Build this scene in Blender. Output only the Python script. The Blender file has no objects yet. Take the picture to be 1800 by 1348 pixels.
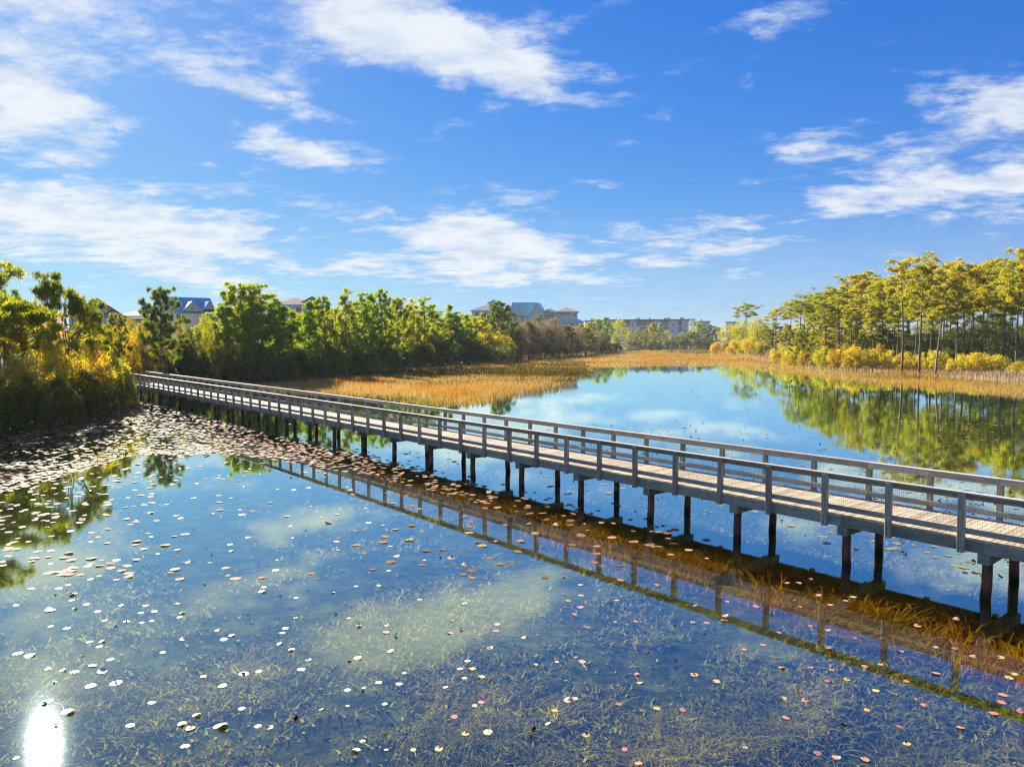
import bpy, math, random
import numpy as np
from mathutils import Vector

S = bpy.context.scene
COL = S.collection
R = math.radians
F_PX, PITCH, CAM_H, HOR = 1291.6, 0.0601, 6.0, 596.3

# ------------------------------------------------------------------ camera
cd = bpy.data.cameras.new('camera'); cam = bpy.data.objects.new('camera', cd); COL.objects.link(cam)
cd.sensor_width = 36.0; cd.lens = F_PX / 1800 * 36.0; cd.clip_start = 0.1; cd.clip_end = 9000
cam.location = (0, 0, CAM_H); cam.rotation_euler = (math.pi / 2 - PITCH, 0, 0)
S.camera = cam
S.view_settings.view_transform = 'Standard'; S.view_settings.look = 'None'
S.view_settings.exposure = 1.55; S.view_settings.gamma = 1.0; S.view_settings.use_curve_mapping = False
S.cycles.volume_bounces = 0; S.cycles.max_bounces = 10; S.cycles.transparent_max_bounces = 12; S.cycles.diffuse_bounces = 3
S.cycles.caustics_reflective = False; S.cycles.caustics_refractive = False
S.cycles.use_denoising = True; S.cycles.denoising_prefilter = 'NONE'; S.cycles.filter_width = 1.25

# ------------------------------------------------------------------ node helper
class NT:
    def __init__(s, tree): s.t = tree; s.n = tree.nodes; s.l = tree.links
    def _set(s, sock, v):
        if v is None: return
        if hasattr(v, 'is_linked') and hasattr(v, 'node'): s.l.new(v, sock)
        else:
            try: sock.default_value = v
            except Exception:
                if isinstance(v, (int, float)): sock.default_value = (v, v, v)
                else: sock.default_value = tuple(v) + (1.0,)
    def node(s, typ, ins=None, **kw):
        n = s.n.new(typ)
        for k, v in kw.items(): setattr(n, k, v)
        for k, v in (ins or {}).items(): s._set(n.inputs[k], v)
        return n
    def m(s, op, a=None, b=None, c=None, clamp=False):
        n = s.n.new('ShaderNodeMath'); n.operation = op; n.use_clamp = clamp
        for i, v in enumerate((a, b, c)): s._set(n.inputs[i], v)
        return n.outputs[0]
    def v(s, op, a=None, b=None, out=0):
        n = s.n.new('ShaderNodeVectorMath'); n.operation = op
        for i, x in enumerate((a, b)): s._set(n.inputs[i], x)
        return n.outputs[out]
    def mix(s, f, a, b, mode='MIX'):
        n = s.n.new('ShaderNodeMix'); n.data_type = 'RGBA'; n.blend_type = mode
        s._set(n.inputs[0], f)
        for i, x in ((6, a), (7, b)):
            if isinstance(x, tuple) and len(x) == 3: x = x + (1.0,)
            s._set(n.inputs[i], x)
        return n.outputs[2]
    def ramp(s, f, stops, interp='LINEAR'):
        n = s.n.new('ShaderNodeValToRGB'); cr = n.color_ramp; cr.interpolation = interp
        while len(cr.elements) > 1: cr.elements.remove(cr.elements[-1])
        for i, (p, c) in enumerate(stops):
            e = cr.elements[0] if i == 0 else cr.elements.new(p)
            e.position = p; e.color = tuple(c) + (1.0,) if len(c) == 3 else c
        s._set(n.inputs[0], f); return n.outputs[0]
    def noise(s, vec=None, scale=5, detail=4, rough=.5, dist=0, w=None):
        n = s.n.new('ShaderNodeTexNoise'); s._set(n.inputs['Vector'], vec)
        n.inputs['Scale'].default_value = scale; n.inputs['Detail'].default_value = detail
        n.inputs['Roughness'].default_value = rough; n.inputs['Distortion'].default_value = dist
        return n.outputs[0]
    def smooth(s, x, a, b):
        n = s.n.new('ShaderNodeMapRange'); n.interpolation_type = 'SMOOTHSTEP'
        for i, v in enumerate((x, a, b, 0.0, 1.0)): s._set(n.inputs[i], v)
        return n.outputs[0]

# ------------------------------------------------------------------ pixels -> world directions (used once to place things)
def ray(px, py):
    u = (px - 900) / F_PX; v = -(py - 674) / F_PX
    c, s = math.cos(PITCH), math.sin(PITCH)
    return np.array([u, c + v * s, -s + v * c])
def G(px, py, z=0.0):
    d = ray(px, py); t = (z - CAM_H) / d[2]
    return np.array([d[0] * t, d[1] * t])
def proj(x, y, z):
    c, s = math.cos(PITCH), math.sin(PITCH); z = z - CAM_H
    d = y * c - z * s; u = y * s + z * c
    return 900 + F_PX * x / d, 674 - F_PX * u / d

# ------------------------------------------------------------------ sun and sky
SUN = Vector((-.6364, .9686, .5516)).normalized()
sun_el = math.asin(SUN.z); sun_az = math.atan2(SUN.x, SUN.y)
sl = bpy.data.lights.new('sun', 'SUN'); so = bpy.data.objects.new('sun', sl); COL.objects.link(so)
sl.energy = 5.0; sl.angle = R(.53); sl.color = (1.0, .90, .76)
so.rotation_euler = (-SUN).to_track_quat('-Z', 'Y').to_euler()

world = bpy.data.worlds.new('World'); S.world = world; world.use_nodes = True
w = NT(world.node_tree); w.n.clear()
sky = w.node('ShaderNodeTexSky', sky_type='NISHITA', sun_disc=False)
sky.sun_elevation = sun_el; sky.sun_rotation = sun_az; sky.altitude = 0
sky.air_density = 1.0; sky.dust_density = 0.15; sky.ozone_density = 3.0
D = w.node('ShaderNodeTexCoord').outputs['Generated']
sep = w.node('ShaderNodeSeparateXYZ', {0: D})
dx, dy, dz = sep.outputs
az = w.m('ARCTAN2', dx, dy); el = w.m('ARCSINE', dz)
skyc = w.node('ShaderNodeHueSaturation', {'Saturation': 1.36, 'Value': 1.0, 'Color': sky.outputs[0]}).outputs[0]
skyc = w.mix(1.0, skyc, (.70, .83, 1.9), 'MULTIPLY')
ssep = w.node('ShaderNodeSeparateColor', {0: skyc})
soft = [w.m('MULTIPLY', w.m('SUBTRACT', 1.0, w.m('EXPONENT', w.m('MULTIPLY', c_, -1 / k_))), k_) for c_, k_ in zip(ssep.outputs[:3], (2.15, 5.4, 6.7))]
skyc = w.node('ShaderNodeCombineColor', {0: soft[0], 1: soft[1], 2: soft[2]}).outputs[0]
CLOUDS = [  # pixel centre, radii, tilt (deg, + = rising to the right), weight
    (640, 40, 220, 64, -8, 1.1), (790, 85, 190, 48, -10, 1.0), (900, 120, 90, 40, -14, .8), (50, 130, 90, 90, -35, .9), (110, 200, 110, 30, -16, .7),
    (240, 70, 190, 60, -8, .42), (390, 130, 200, 40, -14, .50), (510, 175, 90, 25, -18, .45), (530, 262, 120, 26, -12, .72),
    (380, 292, 70, 12, -6, .35), (130, 380, 270, 62, -5, .95), (330, 420, 190, 52, -8, .75), (60, 455, 200, 30, -4, .55), (390, 500, 150, 24, -14, .75), (90, 275, 130, 22, -8, .4),
    (830, 405, 160, 44, -6, 1.05), (900, 450, 200, 44, -2, 1.0), (760, 480, 240, 26, -4, .65), (1240, 405, 130, 22, 5, .7), (1230, 448, 110, 22, 8, .75), (1100, 420, 90, 30, 3, .4),
    (1640, 240, 210, 42, 17, .62), (1560, 335, 120, 30, 10, .72), (1750, 320, 110, 52, 14, .95), (1760, 205, 110, 48, 20, .55), (1480, 220, 80, 20, 10, .5), (1400, 262, 55, 16, 8, .5),
    (1460, 378, 50, 12, 4, .45), (1340, 30, 90, 30, 8, .38), (1040, 20, 110, 28, 14, .42), (1045, 318, 70, 12, -14, .35), (1340, 476, 60, 12, 4, .42), (590, 480, 70, 14, 0, .35),
    (1221, 516, 9, 7, 0, .6), (1030, 545, 60, 10, 0, .4), (1780, 420, 70, 16, 6, .35)]
dens = None
for cx, cy, rx, ry, rot, wt in CLOUDS:
    d = ray(cx, cy); d = d / np.linalg.norm(d)
    a0 = math.atan2(d[0], d[1]); e0 = math.asin(d[2])
    ra = rx / F_PX * .82; re = ry / F_PX * .86; c, s_ = math.cos(R(rot)), math.sin(R(rot))
    a = w.m('SUBTRACT', az, a0); e = w.m('SUBTRACT', el, e0)
    p = w.m('MULTIPLY_ADD', a, c / ra, w.m('MULTIPLY', e, s_ / ra))
    q = w.m('MULTIPLY_ADD', a, -s_ / re, w.m('MULTIPLY', e, c / re))
    r2 = w.m('ADD', w.m('MULTIPLY', p, p), w.m('MULTIPLY', q, q))
    g = w.m('MULTIPLY', w.m('EXPONENT', w.m('MULTIPLY', r2, -.62)), wt)
    dens = g if dens is None else w.m('MAXIMUM', w.m('MAXIMUM', dens, g), w.m('MULTIPLY', w.m('ADD', dens, g), .80))
# cloud texture lies on a flat layer high above, so it shrinks towards the horizon
zz = w.m('ADD', w.m('MAXIMUM', dz, 0.0), .16)
lay = w.node('ShaderNodeCombineXYZ', {0: w.m('DIVIDE', dx, zz), 1: w.m('DIVIDE', dy, zz), 2: 0.0}).outputs[0]
layr = w.node('ShaderNodeMapping', {'Vector': lay, 'Rotation': (0, 0, R(28)), 'Scale': (1.0, 1.3, 1)}).outputs[0]
n1 = w.noise(layr, 2.6, 9, .62, .35); n2 = w.noise(layr, 9.0, 7, .66, .2)
nn = w.m('MULTIPLY_ADD', n1, .68, w.m('MULTIPLY', n2, .32))
lump = w.smooth(nn, .33, .69)
cov = w.m('ADD', w.m('MULTIPLY', dens, 1.0), w.m('MULTIPLY', w.m('SUBTRACT', lump, .58), 1.05))
cov = w.m('ADD', cov, w.m('MULTIPLY', w.smooth(w.m('ABSOLUTE', az), .72, 1.1), .28))
cov = w.m('ADD', cov, w.m('MULTIPLY', w.smooth(el, .50, .8), .22))
alpha = w.m('MULTIPLY', w.smooth(cov, .10, .98), .92)
alpha = w.m('MULTIPLY', alpha, w.smooth(el, -.02, .03))
veil = w.m('MULTIPLY', w.smooth(el, .20, .0), .22)
alpha = w.m('MAXIMUM', alpha, veil)
shade = w.smooth(w.noise(layr, 5.0, 5, .6, .2), .30, .62)
cloudc = w.mix(shade, (4.3, 5.0, 6.0), (6.2, 6.4, 6.6))
final = w.mix(alpha, skyc, cloudc)
bg = w.node('ShaderNodeBackground', {'Color': final, 'Strength': .05})
w.l.new(bg.outputs[0], w.node('ShaderNodeOutputWorld').inputs[0])

# ------------------------------------------------------------------ materials
MATS = {}
def new_mat(name):
    m = bpy.data.materials.new(name); m.use_nodes = True; n = NT(m.node_tree); n.n.clear()
    MATS[name] = m; return m, n
def out(n, sh): n.l.new(sh, n.node('ShaderNodeOutputMaterial').inputs[0])
def princ(n, col, rough=.7, bump=None, **kw):
    ins = {'Base Color': col, 'Roughness': rough}; ins.update(kw)
    if bump is not None: ins['Normal'] = bump
    return n.node('ShaderNodeBsdfPrincipled', ins).outputs[0]
def bumpn(n, h, strength=.3, dist=.02):
    return n.node('ShaderNodeBump', {'Height': h, 'Strength': strength, 'Distance': dist}).outputs[0]

def leaf_mat(name, stops, trans=.5, tcol=None, gloss=.03):
    trans = .58
    m, n = new_mat(name)
    at = n.node('ShaderNodeAttribute', attribute_name='rnd').outputs['Fac']
    oi = n.node('ShaderNodeObjectInfo')
    col = n.mix(1.0, n.ramp(at, stops), oi.outputs['Color'], 'MULTIPLY')
    t = n.mix(1.0, col, tcol or (1.5, 1.35, .55), 'MULTIPLY')
    d = n.node('ShaderNodeBsdfDiffuse', {'Color': col}).outputs[0]
    tr = n.node('ShaderNodeBsdfTranslucent', {'Color': t}).outputs[0]
    mx = n.node('ShaderNodeMixShader', {0: trans, 1: d, 2: tr}).outputs[0]
    g = n.node('ShaderNodeBsdfGlossy', {'Color': (1, 1, 1, 1), 'Roughness': .45}).outputs[0]
    out(n, n.node('ShaderNodeMixShader', {0: gloss, 1: mx, 2: g}).outputs[0])
    return m
leaf_mat('pine_needles', [(0, (.075, .125, .018)), (.5, (.16, .225, .028)), (.85, (.27, .29, .034)), (1, (.36, .28, .04))], .5)
leaf_mat('broad_leaves', [(0, (.065, .095, .022)), (.5, (.14, .165, .03)), (.85, (.24, .22, .035)), (1, (.32, .22, .06))], .5)
leaf_mat('yellow_leaves', [(0, (.20, .19, .02)), (.5, (.42, .35, .022)), (.85, (.55, .42, .03)), (1, (.55, .30, .03))], .5, (1.35, 1.15, .6))
leaf_mat('grey_twigs', [(0, (.085, .072, .055)), (.6, (.16, .13, .10)), (1, (.22, .19, .10))], .3, (1.2, 1.1, .9))

def grass_mat(name, stops, nscale, c2, trans=.4, n2=(.45, .6)):
    m, n = new_mat(name)
    at = n.node('ShaderNodeAttribute', attribute_name='rnd').outputs['Fac']
    geo = n.node('ShaderNodeNewGeometry')
    ns = n.noise(n.v('MULTIPLY', geo.outputs['Position'], (1, .5, 0)), nscale, 5, .6, .3)
    col = n.mix(n.smooth(ns, *n2), n.ramp(at, stops), c2)
    d = n.node('ShaderNodeBsdfDiffuse', {'Color': col}).outputs[0]
    tr = n.node('ShaderNodeBsdfTranslucent', {'Color': n.mix(1.0, col, (1.25, 1.1, .75), 'MULTIPLY')}).outputs[0]
    out(n, n.node('ShaderNodeMixShader', {0: trans, 1: d, 2: tr}).outputs[0])
    return m
grass_mat('marsh_straw', [(0, (.36, .21, .07)), (.5, (.56, .35, .12)), (.85, (.68, .50, .24)), (1, (.36, .34, .12))], .045, (.52, .25, .05, 1), .4, (.44, .62))
grass_mat('bank_straw', [(0, (.38, .26, .18)), (.5, (.56, .42, .31)), (1, (.66, .54, .42))], .05, (.46, .27, .09, 1), .35)
grass_mat('marsh_green', [(0, (.035, .05, .015)), (.6, (.08, .09, .02)), (1, (.22, .15, .04))], .08, (.16, .11, .03, 1), .3)
grass_mat('weed', [(0, (.20, .12, .012)), (.5, (.52, .35, .035)), (.85, (.74, .54, .08)), (1, (.85, .70, .20))], .35, (.36, .27, .035, 1), .5)
grass_mat('bright_weed', [(0, (.48, .18, .02)), (.5, (.80, .34, .035)), (1, (.92, .58, .10))], .5, (.66, .24, .03, 1), .4)
grass_mat('rusty_weed', [(0, (.22, .075, .01)), (.5, (.55, .22, .025)), (1, (.85, .46, .07))], .6, (.40, .14, .02, 1), .4)
grass_mat('dark_leaf', [(0, (.02, .012, .008)), (.7, (.06, .03, .015)), (1, (.25, .11, .05))], .5, (.05, .03, .015, 1), .2)

def wood_mat(name, cols, axis, rough=.75):
    m, n = new_mat(name)
    tc = n.node('ShaderNodeTexCoord').outputs['Object']; oi = n.node('ShaderNodeObjectInfo')
    rv = n.v('SCALE', (37.0, 91.0, 53.0)); rv.node.inputs['Scale'].default_value = 1; n.l.new(oi.outputs['Random'], rv.node.inputs['Scale'])
    p = n.v('ADD', tc, rv)
    sc = [14.0, 14.0, 14.0]; sc[axis] = .9
    g = n.noise(n.v('MULTIPLY', p, tuple(sc)), 3.0, 6, .65, .4)
    st = n.noise(p, 2.2, 5, .6)
    col = n.ramp(g, [(.30, cols[0]), (.5, cols[1]), (.72, cols[2])])
    col = n.mix(n.m('MULTIPLY', n.smooth(st, .48, .75), .5), col, cols[3])
    v = n.m('MULTIPLY_ADD', oi.outputs['Random'], .5, .74)
    col = n.mix(1.0, col, n.node('ShaderNodeCombineXYZ', {0: v, 1: v, 2: v}).outputs[0], 'MULTIPLY')
    if name == 'pile_wood':   # wet algae collar above the waterline
        zz2 = n.node('ShaderNodeSeparateXYZ', {0: tc}).outputs[2]
        wet = n.smooth(n.m('ADD', zz2, n.m('MULTIPLY', st, .25)), .42, .20)
        col = n.mix(n.m('MULTIPLY', wet, .85), col, (.018, .020, .010, 1))
    b = bumpn(n, g, .5, .006)
    out(n, princ(n, col, rough, b, **{'Specular IOR Level': .25}))
    return m
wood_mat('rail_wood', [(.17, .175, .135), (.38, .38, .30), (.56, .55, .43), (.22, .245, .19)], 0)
wood_mat('sunlit_cap_wood', [(.34, .29, .24), (.55, .49, .42), (.70, .65, .57), (.40, .37, .33)], 0, .6)  # weathered rail caps, colour lightened to carry the cream of low sun grazing them
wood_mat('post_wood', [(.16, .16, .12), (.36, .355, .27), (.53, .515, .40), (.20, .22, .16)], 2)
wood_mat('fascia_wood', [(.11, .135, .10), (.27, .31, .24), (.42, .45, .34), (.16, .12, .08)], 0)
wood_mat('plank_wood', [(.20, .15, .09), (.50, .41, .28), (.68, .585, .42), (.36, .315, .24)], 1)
wood_mat('pile_wood', [(.08, .035, .018), (.19, .085, .045), (.30, .15, .085), (.07, .05, .03)], 2)
wood_mat('bark', [(.10, .075, .06), (.20, .155, .125), (.30, .24, .20), (.12, .10, .09)], 2)
m, n = new_mat('wire'); out(n, princ(n, (.10, .10, .10, 1), .5, None, Metallic=.6))

# water
m, n = new_mat('water')
geo = n.node('ShaderNodeNewGeometry'); P = geo.outputs['Position']
n_a = n.noise(n.v('MULTIPLY', P, (1, 1, 0)), 5.5, 4, .6)
n_b = n.noise(n.v('MULTIPLY', P, (1, 2.2, 0)), .9, 4, .55)
far = n.smooth(n.v('LENGTH', P, out=1), 25, 110)
amp = n.m('MULTIPLY_ADD', n.smooth(n.noise(P, .05, 3, .5), .4, .65), .6, .4)
hh = n.m('ADD', n.m('MULTIPLY', n_a, .0007), n.m('MULTIPLY', n_b, .0009))
hh = n.m('MULTIPLY', hh, amp)
bn = n.node('ShaderNodeBump', {'Height': hh, 'Strength': 1.0, 'Distance': 1.0}).outputs[0]
cosi = n.m('ABSOLUTE', n.v('DOT_PRODUCT', bn, geo.outputs['Incoming'], out=1))
fr = n.m('MULTIPLY_ADD', n.m('POWER', n.m('SUBTRACT', 1.0, cosi, clamp=True), 5.0), .98, .02)
fac = n.m('MULTIPLY', n.m('POWER', fr, .60), 1.38, clamp=True)
gl = n.node('ShaderNodeBsdfGlossy', {'Color': (.80, 1, .94, 1), 'Roughness': .02, 'Normal': bn}).outputs[0]
tp = n.node('ShaderNodeBsdfTransparent', {'Color': (.75, .92, .68, 1)}).outputs[0]
out(n, n.node('ShaderNodeMixShader', {0: fac, 1: tp, 2: gl}).outputs[0])

# ground / lake bed
m, n = new_mat('ground')
geo = n.node('ShaderNodeNewGeometry'); P = geo.outputs['Position']
z = n.node('ShaderNodeSeparateXYZ', {0: P}).outputs[2]
nb = n.noise(P, 1.3, 7, .68, .6); nf = n.noise(P, 9, 5, .7, 1.0)
bed = n.ramp(n.m('MULTIPLY_ADD', nb, .6, n.m('MULTIPLY', nf, .4)), [(.36, (.016, .012, .004)), (.48, (.075, .052, .012)), (.62, (.26, .20, .05))])
land = n.ramp(n.noise(P, .35, 7, .65), [(.35, (.025, .032, .012)), (.55, (.06, .060, .022)), (.7, (.10, .085, .035))])
wl_ = n.v('DOT_PRODUCT', n.v('SUBTRACT', P, (10.461, 16.839, 0)), (math.cos(.701), math.sin(.701), 0), out=1)
strip = n.m('MULTIPLY', n.smooth(wl_, -4.2, -2.8), n.smooth(wl_, 1.6, .4))
rust = n.ramp(n.m('MULTIPLY_ADD', nb, .5, n.m('MULTIPLY', nf, .5)), [(.36, (.06, .018, .004)), (.5, (.20, .07, .012)), (.64, (.42, .18, .03))])
bed = n.mix(n.m('MULTIPLY', strip, .85), bed, rust)
col = n.mix(n.smooth(z, -.12, .12), bed, land)
out(n, princ(n, col, 1.0, bumpn(n, nf, .6, .06), **{'Specular IOR Level': .05}))

def plain_mat(name, c, rough=.8, var=.12, sc=3.0, **kw):
    m, n = new_mat(name)
    tc = n.node('ShaderNodeTexCoord').outputs['Object']
    a = tuple(x * (1 - var) for x in c); b = tuple(min(1, x * (1 + var)) for x in c)
    out(n, princ(n, n.ramp(n.noise(tc, sc, 6, .65), [(.35, a), (.65, b)]), rough, **kw)); return m
plain_mat('stucco', (.76, .70, .60)); plain_mat('stucco_cream', (.80, .71, .57)); plain_mat('stucco_pink', (.72, .58, .50))
plain_mat('stucco_white', (.82, .77, .68)); plain_mat('gable_tan', (.60, .56, .42))
def roof_mat(name, c, sc, axis=0, rough=.5, d=.75):
    m, n = new_mat(name)
    tc = n.node('ShaderNodeTexCoord').outputs['Object']; sx = n.node('ShaderNodeSeparateXYZ', {0: tc}).outputs[axis]
    st = n.smooth(n.m('PINGPONG', sx, sc / 2), sc * .36, sc * .5)
    nv = n.m('MULTIPLY_ADD', n.noise(tc, 1.2, 5, .6), .5, .75)
    col = n.mix(st, c + (1,), tuple(x * d for x in c) + (1,))
    col = n.mix(1.0, col, n.node('ShaderNodeCombineXYZ', {0: nv, 1: nv, 2: nv}).outputs[0], 'MULTIPLY')
    out(n, princ(n, col, rough, bumpn(n, st, .5, .05))); return m
roof_mat('roof_brown', (.34, .16, .12), .5, 2, .8); roof_mat('roof_grey', (.28, .30, .32), .5, 2, .8)
roof_mat('roof_blue', (.10, .38, .58), .5, 0, .35, .6); roof_mat('roof_teal', (.30, .60, .55), .5, 0, .4, .6)
roof_mat('roof_tan', (.46, .35, .26), .5, 2, .8); plain_mat('roof_green', (.05, .24, .17), .4)
plain_mat('trim_white', (.75, .75, .72)); plain_mat('trim_brown', (.20, .11, .10))
plain_mat('unit_metal', (.45, .45, .44), .5)
m, n = new_mat('glass'); out(n, princ(n, (.04, .07, .08, 1), .08, None, **{'Specular IOR Level': .8}))
m, n = new_mat('recess'); out(n, princ(n, (.52, .48, .44, 1), .9))

def pad_mat(name, c, rg=.42, c2=(.42, .27, .12, 1), a2=.45, sp=.45):
    m, n = new_mat(name)
    tc = n.node('ShaderNodeTexCoord').outputs['Object']; oi = n.node('ShaderNodeObjectInfo')
    at = n.node('ShaderNodeAttribute', attribute_name='rnd').outputs['Fac']
    ra = n.m('FRACT', n.m('ADD', oi.outputs['Random'], at))
    a = tuple(x * .75 for x in c); b = tuple(min(1, x * 1.2) for x in c)
    col = n.mix(n.noise(tc, 18, 4, .6), a + (1,), b + (1,))
    col = n.mix(n.m('MULTIPLY', ra, a2), col, c2)
    out(n, princ(n, col, rg, bumpn(n, n.noise(tc, 14, 3, .5), .35, .02), **{'Specular IOR Level': sp})); return m
pad_mat('pad_pale', (.62, .50, .40)); pad_mat('pad_pink', (.62, .27, .25)); pad_mat('pad_yellow', (.60, .45, .18)); pad_mat('pad_magenta', (.42, .12, .20))
pad_mat('pad_raft', (.45, .27, .15), .7, (.16, .065, .02, 1), 1.3, .15); pad_mat('pad_green', (.26, .28, .12))
m, n = new_mat('stalk'); out(n, princ(n, (.46, .34, .14, 1), .5))
m, n = new_mat('dark_curl'); out(n, princ(n, (.07, .025, .02, 1), .5))

# ------------------------------------------------------------------ mesh helpers
def mesh_np(name, V, faces, mat, rnd=None, smooth=False):
    """faces: (n,k) array; rnd: per-face value"""
    me = bpy.data.meshes.new(name)
    V = np.asarray(V, np.float32); F = np.asarray(faces, np.int32); nf, k = F.shape
    me.vertices.add(len(V)); me.vertices.foreach_set('co', V.ravel())
    me.loops.add(nf * k); me.loops.foreach_set('vertex_index', F.ravel())
    me.polygons.add(nf); me.polygons.foreach_set('loop_start', np.arange(0, nf * k, k, dtype=np.int32))
    if smooth: me.polygons.foreach_set('use_smooth', np.ones(nf, bool))
    if rnd is not None:
        a = me.attributes.new('rnd', 'FLOAT', 'FACE'); a.data.foreach_set('value', np.asarray(rnd, np.float32))
    me.update(calc_edges=True); me.materials.append(MATS[mat]); return me
class MB:
    def __init__(s): s.v = []; s.f = []; s.mi = []; s.cur = 0
    def quadbox(s, lo, hi):
        b = len(s.v); (x0, y0, z0), (x1, y1, z1) = lo, hi
        s.v += [(x0, y0, z0), (x1, y0, z0), (x1, y1, z0), (x0, y1, z0), (x0, y0, z1), (x1, y0, z1), (x1, y1, z1), (x0, y1, z1)]
        for q in ((3, 2, 1, 0), (4, 5, 6, 7), (0, 1, 5, 4), (1, 2, 6, 5), (2, 3, 7, 6), (3, 0, 4, 7)): s.f.append(tuple(b + i for i in q))
        return s
    def poly(s, pts): b = len(s.v); s.v += [tuple(p) for p in pts]; s.f.append(tuple(range(b, b + len(pts)))); return s
    def solid(s, pts, off):
        """polygon extruded along off"""
        n_ = len(pts); b = len(s.v); s.v += [tuple(p) for p in pts] + [tuple(np.add(p, off)) for p in pts]
        s.f.append(tuple(b + i for i in range(n_))); s.f.append(tuple(b + n_ + i for i in reversed(range(n_))))
        for i in range(n_): j = (i + 1) % n_; s.f.append((b + i, b + n_ + i, b + n_ + j, b + j))
        return s
    def tube(s, pts, rad, k=6, cap=True):
        pts = [Vector(p) for p in pts]; b0 = len(s.v)
        for i, p in enumerate(pts):
            t = (pts[min(i + 1, len(pts) - 1)] - pts[max(i - 1, 0)]).normalized()
            a = t.cross(Vector((.13, .97, .2))).normalized() if abs(t.y) < .9 else t.cross(Vector((1, 0, 0))).normalized()
            c = t.cross(a)
            for j in range(k):
                th = 2 * math.pi * j / k; s.v.append(tuple(p + (a * math.cos(th) + c * math.sin(th)) * rad[i]))
        for i in range(len(pts) - 1):
            for j in range(k):
                q = (j + 1) % k; s.f.append((b0 + i * k + j, b0 + i * k + q, b0 + (i + 1) * k + q, b0 + (i + 1) * k + j))
        if cap: s.f.append(tuple(b0 + (len(pts) - 1) * k + j for j in range(k))); s.f.append(tuple(b0 + j for j in reversed(range(k))))
        return s
    def mesh(s, name, mat, smooth=False):
        me = bpy.data.meshes.new(name); me.from_pydata(s.v, [], s.f)
        import bmesh
        bm = bmesh.new(); bm.from_mesh(me); bmesh.ops.recalc_face_normals(bm, faces=bm.faces); bm.to_mesh(me); bm.free()
        me.materials.append(MATS[mat])
        if smooth: me.polygons.foreach_set('use_smooth', np.ones(len(me.polygons), bool))
        return me
def obj(name, me, parent=None, loc=(0, 0, 0), rz=0, scale=None, color=None):
    o = bpy.data.objects.new(name, me); COL.objects.link(o)
    if parent is not None: o.parent = parent
    o.location = loc
    if rz: o.rotation_euler = (0, 0, rz)
    if scale is not None: o.scale = scale
    if color is not None: o.color = tuple(color) + (1.0,)
    return o
def tag(o, label=None, cat=None, group=None, kind=None):
    for k, v in (('label', label), ('category', cat), ('group', group), ('kind', kind)):
        if v: o[k] = v
    return o
def empty(name, loc, rz, label, cat, group=None):
    o = bpy.data.objects.new(name, None); COL.objects.link(o); o.location = loc; o.rotation_euler = (0, 0, rz)
    return tag(o, label, cat, group)

# ------------------------------------------------------------------ terrain
def in_poly(x, y, poly):
    r = np.zeros(np.shape(x), bool); n_ = len(poly)
    for i in range(n_):
        x1, y1 = poly[i]; x2, y2 = poly[(i + 1) % n_]
        c = (y1 > y) != (y2 > y)
        with np.errstate(divide='ignore', invalid='ignore'):
            r ^= c & (x < (x2 - x1) * (y - y1) / (y2 - y1 + 1e-12) + x1)
    return r
def pdist(x, y, poly):
    d = np.full(np.shape(x), 1e9); n_ = len(poly)
    for i in range(n_):
        a = np.array(poly[i]); b = np.array(poly[(i + 1) % n_]); e = b - a; L = max(e @ e, 1e-9)
        t = np.clip(((x - a[0]) * e[0] + (y - a[1]) * e[1]) / L, 0, 1)
        d = np.minimum(d, np.hypot(x - a[0] - t * e[0], y - a[1] - t * e[1]))
    return d
shore_px = [(-420, 790), (-200, 762), (-60, 742), (60, 724), (150, 708), (215, 699), (262, 691), (285, 682), (300, 674), (400, 669), (500, 666), (590, 656), (700, 642), (850, 633), (950, 627),
            (1060, 619), (1098, 614), (1108, 609.5), (1180, 608.3), (1250, 608.8), (1256, 613), (1300, 621), (1360, 634), (1450, 646), (1600, 655), (1800, 668), (2100, 700), (2500, 760)]
LAKE = [tuple(G(*p)) for p in shore_px] + [(70, -40), (0, -60), (-70, -40)]
def height(x, y):
    ins = in_poly(x, y, LAKE); d = pdist(x, y, LAKE)
    wob = .10 * np.sin(x * .31 + 1.3 * np.sin(y * .23)) + .08 * np.sin(y * .47 + x * .19)
    lake = -.62 * np.clip(d / 9, 0, 1) ** .8 + wob * .4 * np.clip(d / 4, 0, 1)
    lake = np.where(np.hypot(x, y) > 60, np.maximum(lake, -.35), lake)
    landh = np.clip(d / 8, 0, 1) * .45 + np.clip(d / 60, 0, 1) * .6 + wob * np.clip(d / 6, 0, 1)
    return np.where(ins, lake, landh)
NA, NR = 540, 190
ang = np.concatenate([np.linspace(-R(48), R(48), 400), np.linspace(R(48), R(312), NA - 400 + 1)[1:-1]]); NA = len(ang)
rad = np.concatenate([[0.01], np.geomspace(4, 4500, NR - 1)])
A_, R_ = np.meshgrid(ang, rad)
X_, Y_ = np.sin(A_) * R_, np.cos(A_) * R_
Z_ = height(X_, Y_)
idx = np.arange(NR * NA).reshape(NR, NA); nx = np.roll(idx, -1, axis=1)
Fq = np.stack([idx[:-1], nx[:-1], nx[1:], idx[1:]], -1).reshape(-1, 4)[:, ::-1]
tag(obj('ground', mesh_np('ground', np.stack([X_, Y_, Z_], -1).reshape(-1, 3), Fq, 'ground', smooth=True)), kind='structure')
wr = 1600
k_ = 96; wv = [(0, 0, 0)] + [(wr * math.cos(2 * math.pi * i / k_), wr * math.sin(2 * math.pi * i / k_), 0) for i in range(k_)]
tag(obj('water', mesh_np('water', wv, [(0, 1 + i, 1 + (i + 1) % k_) for i in range(k_)], 'water')), kind='structure')
def hz(x, y): return float(height(np.array([x]), np.array([y]))[0])

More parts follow.
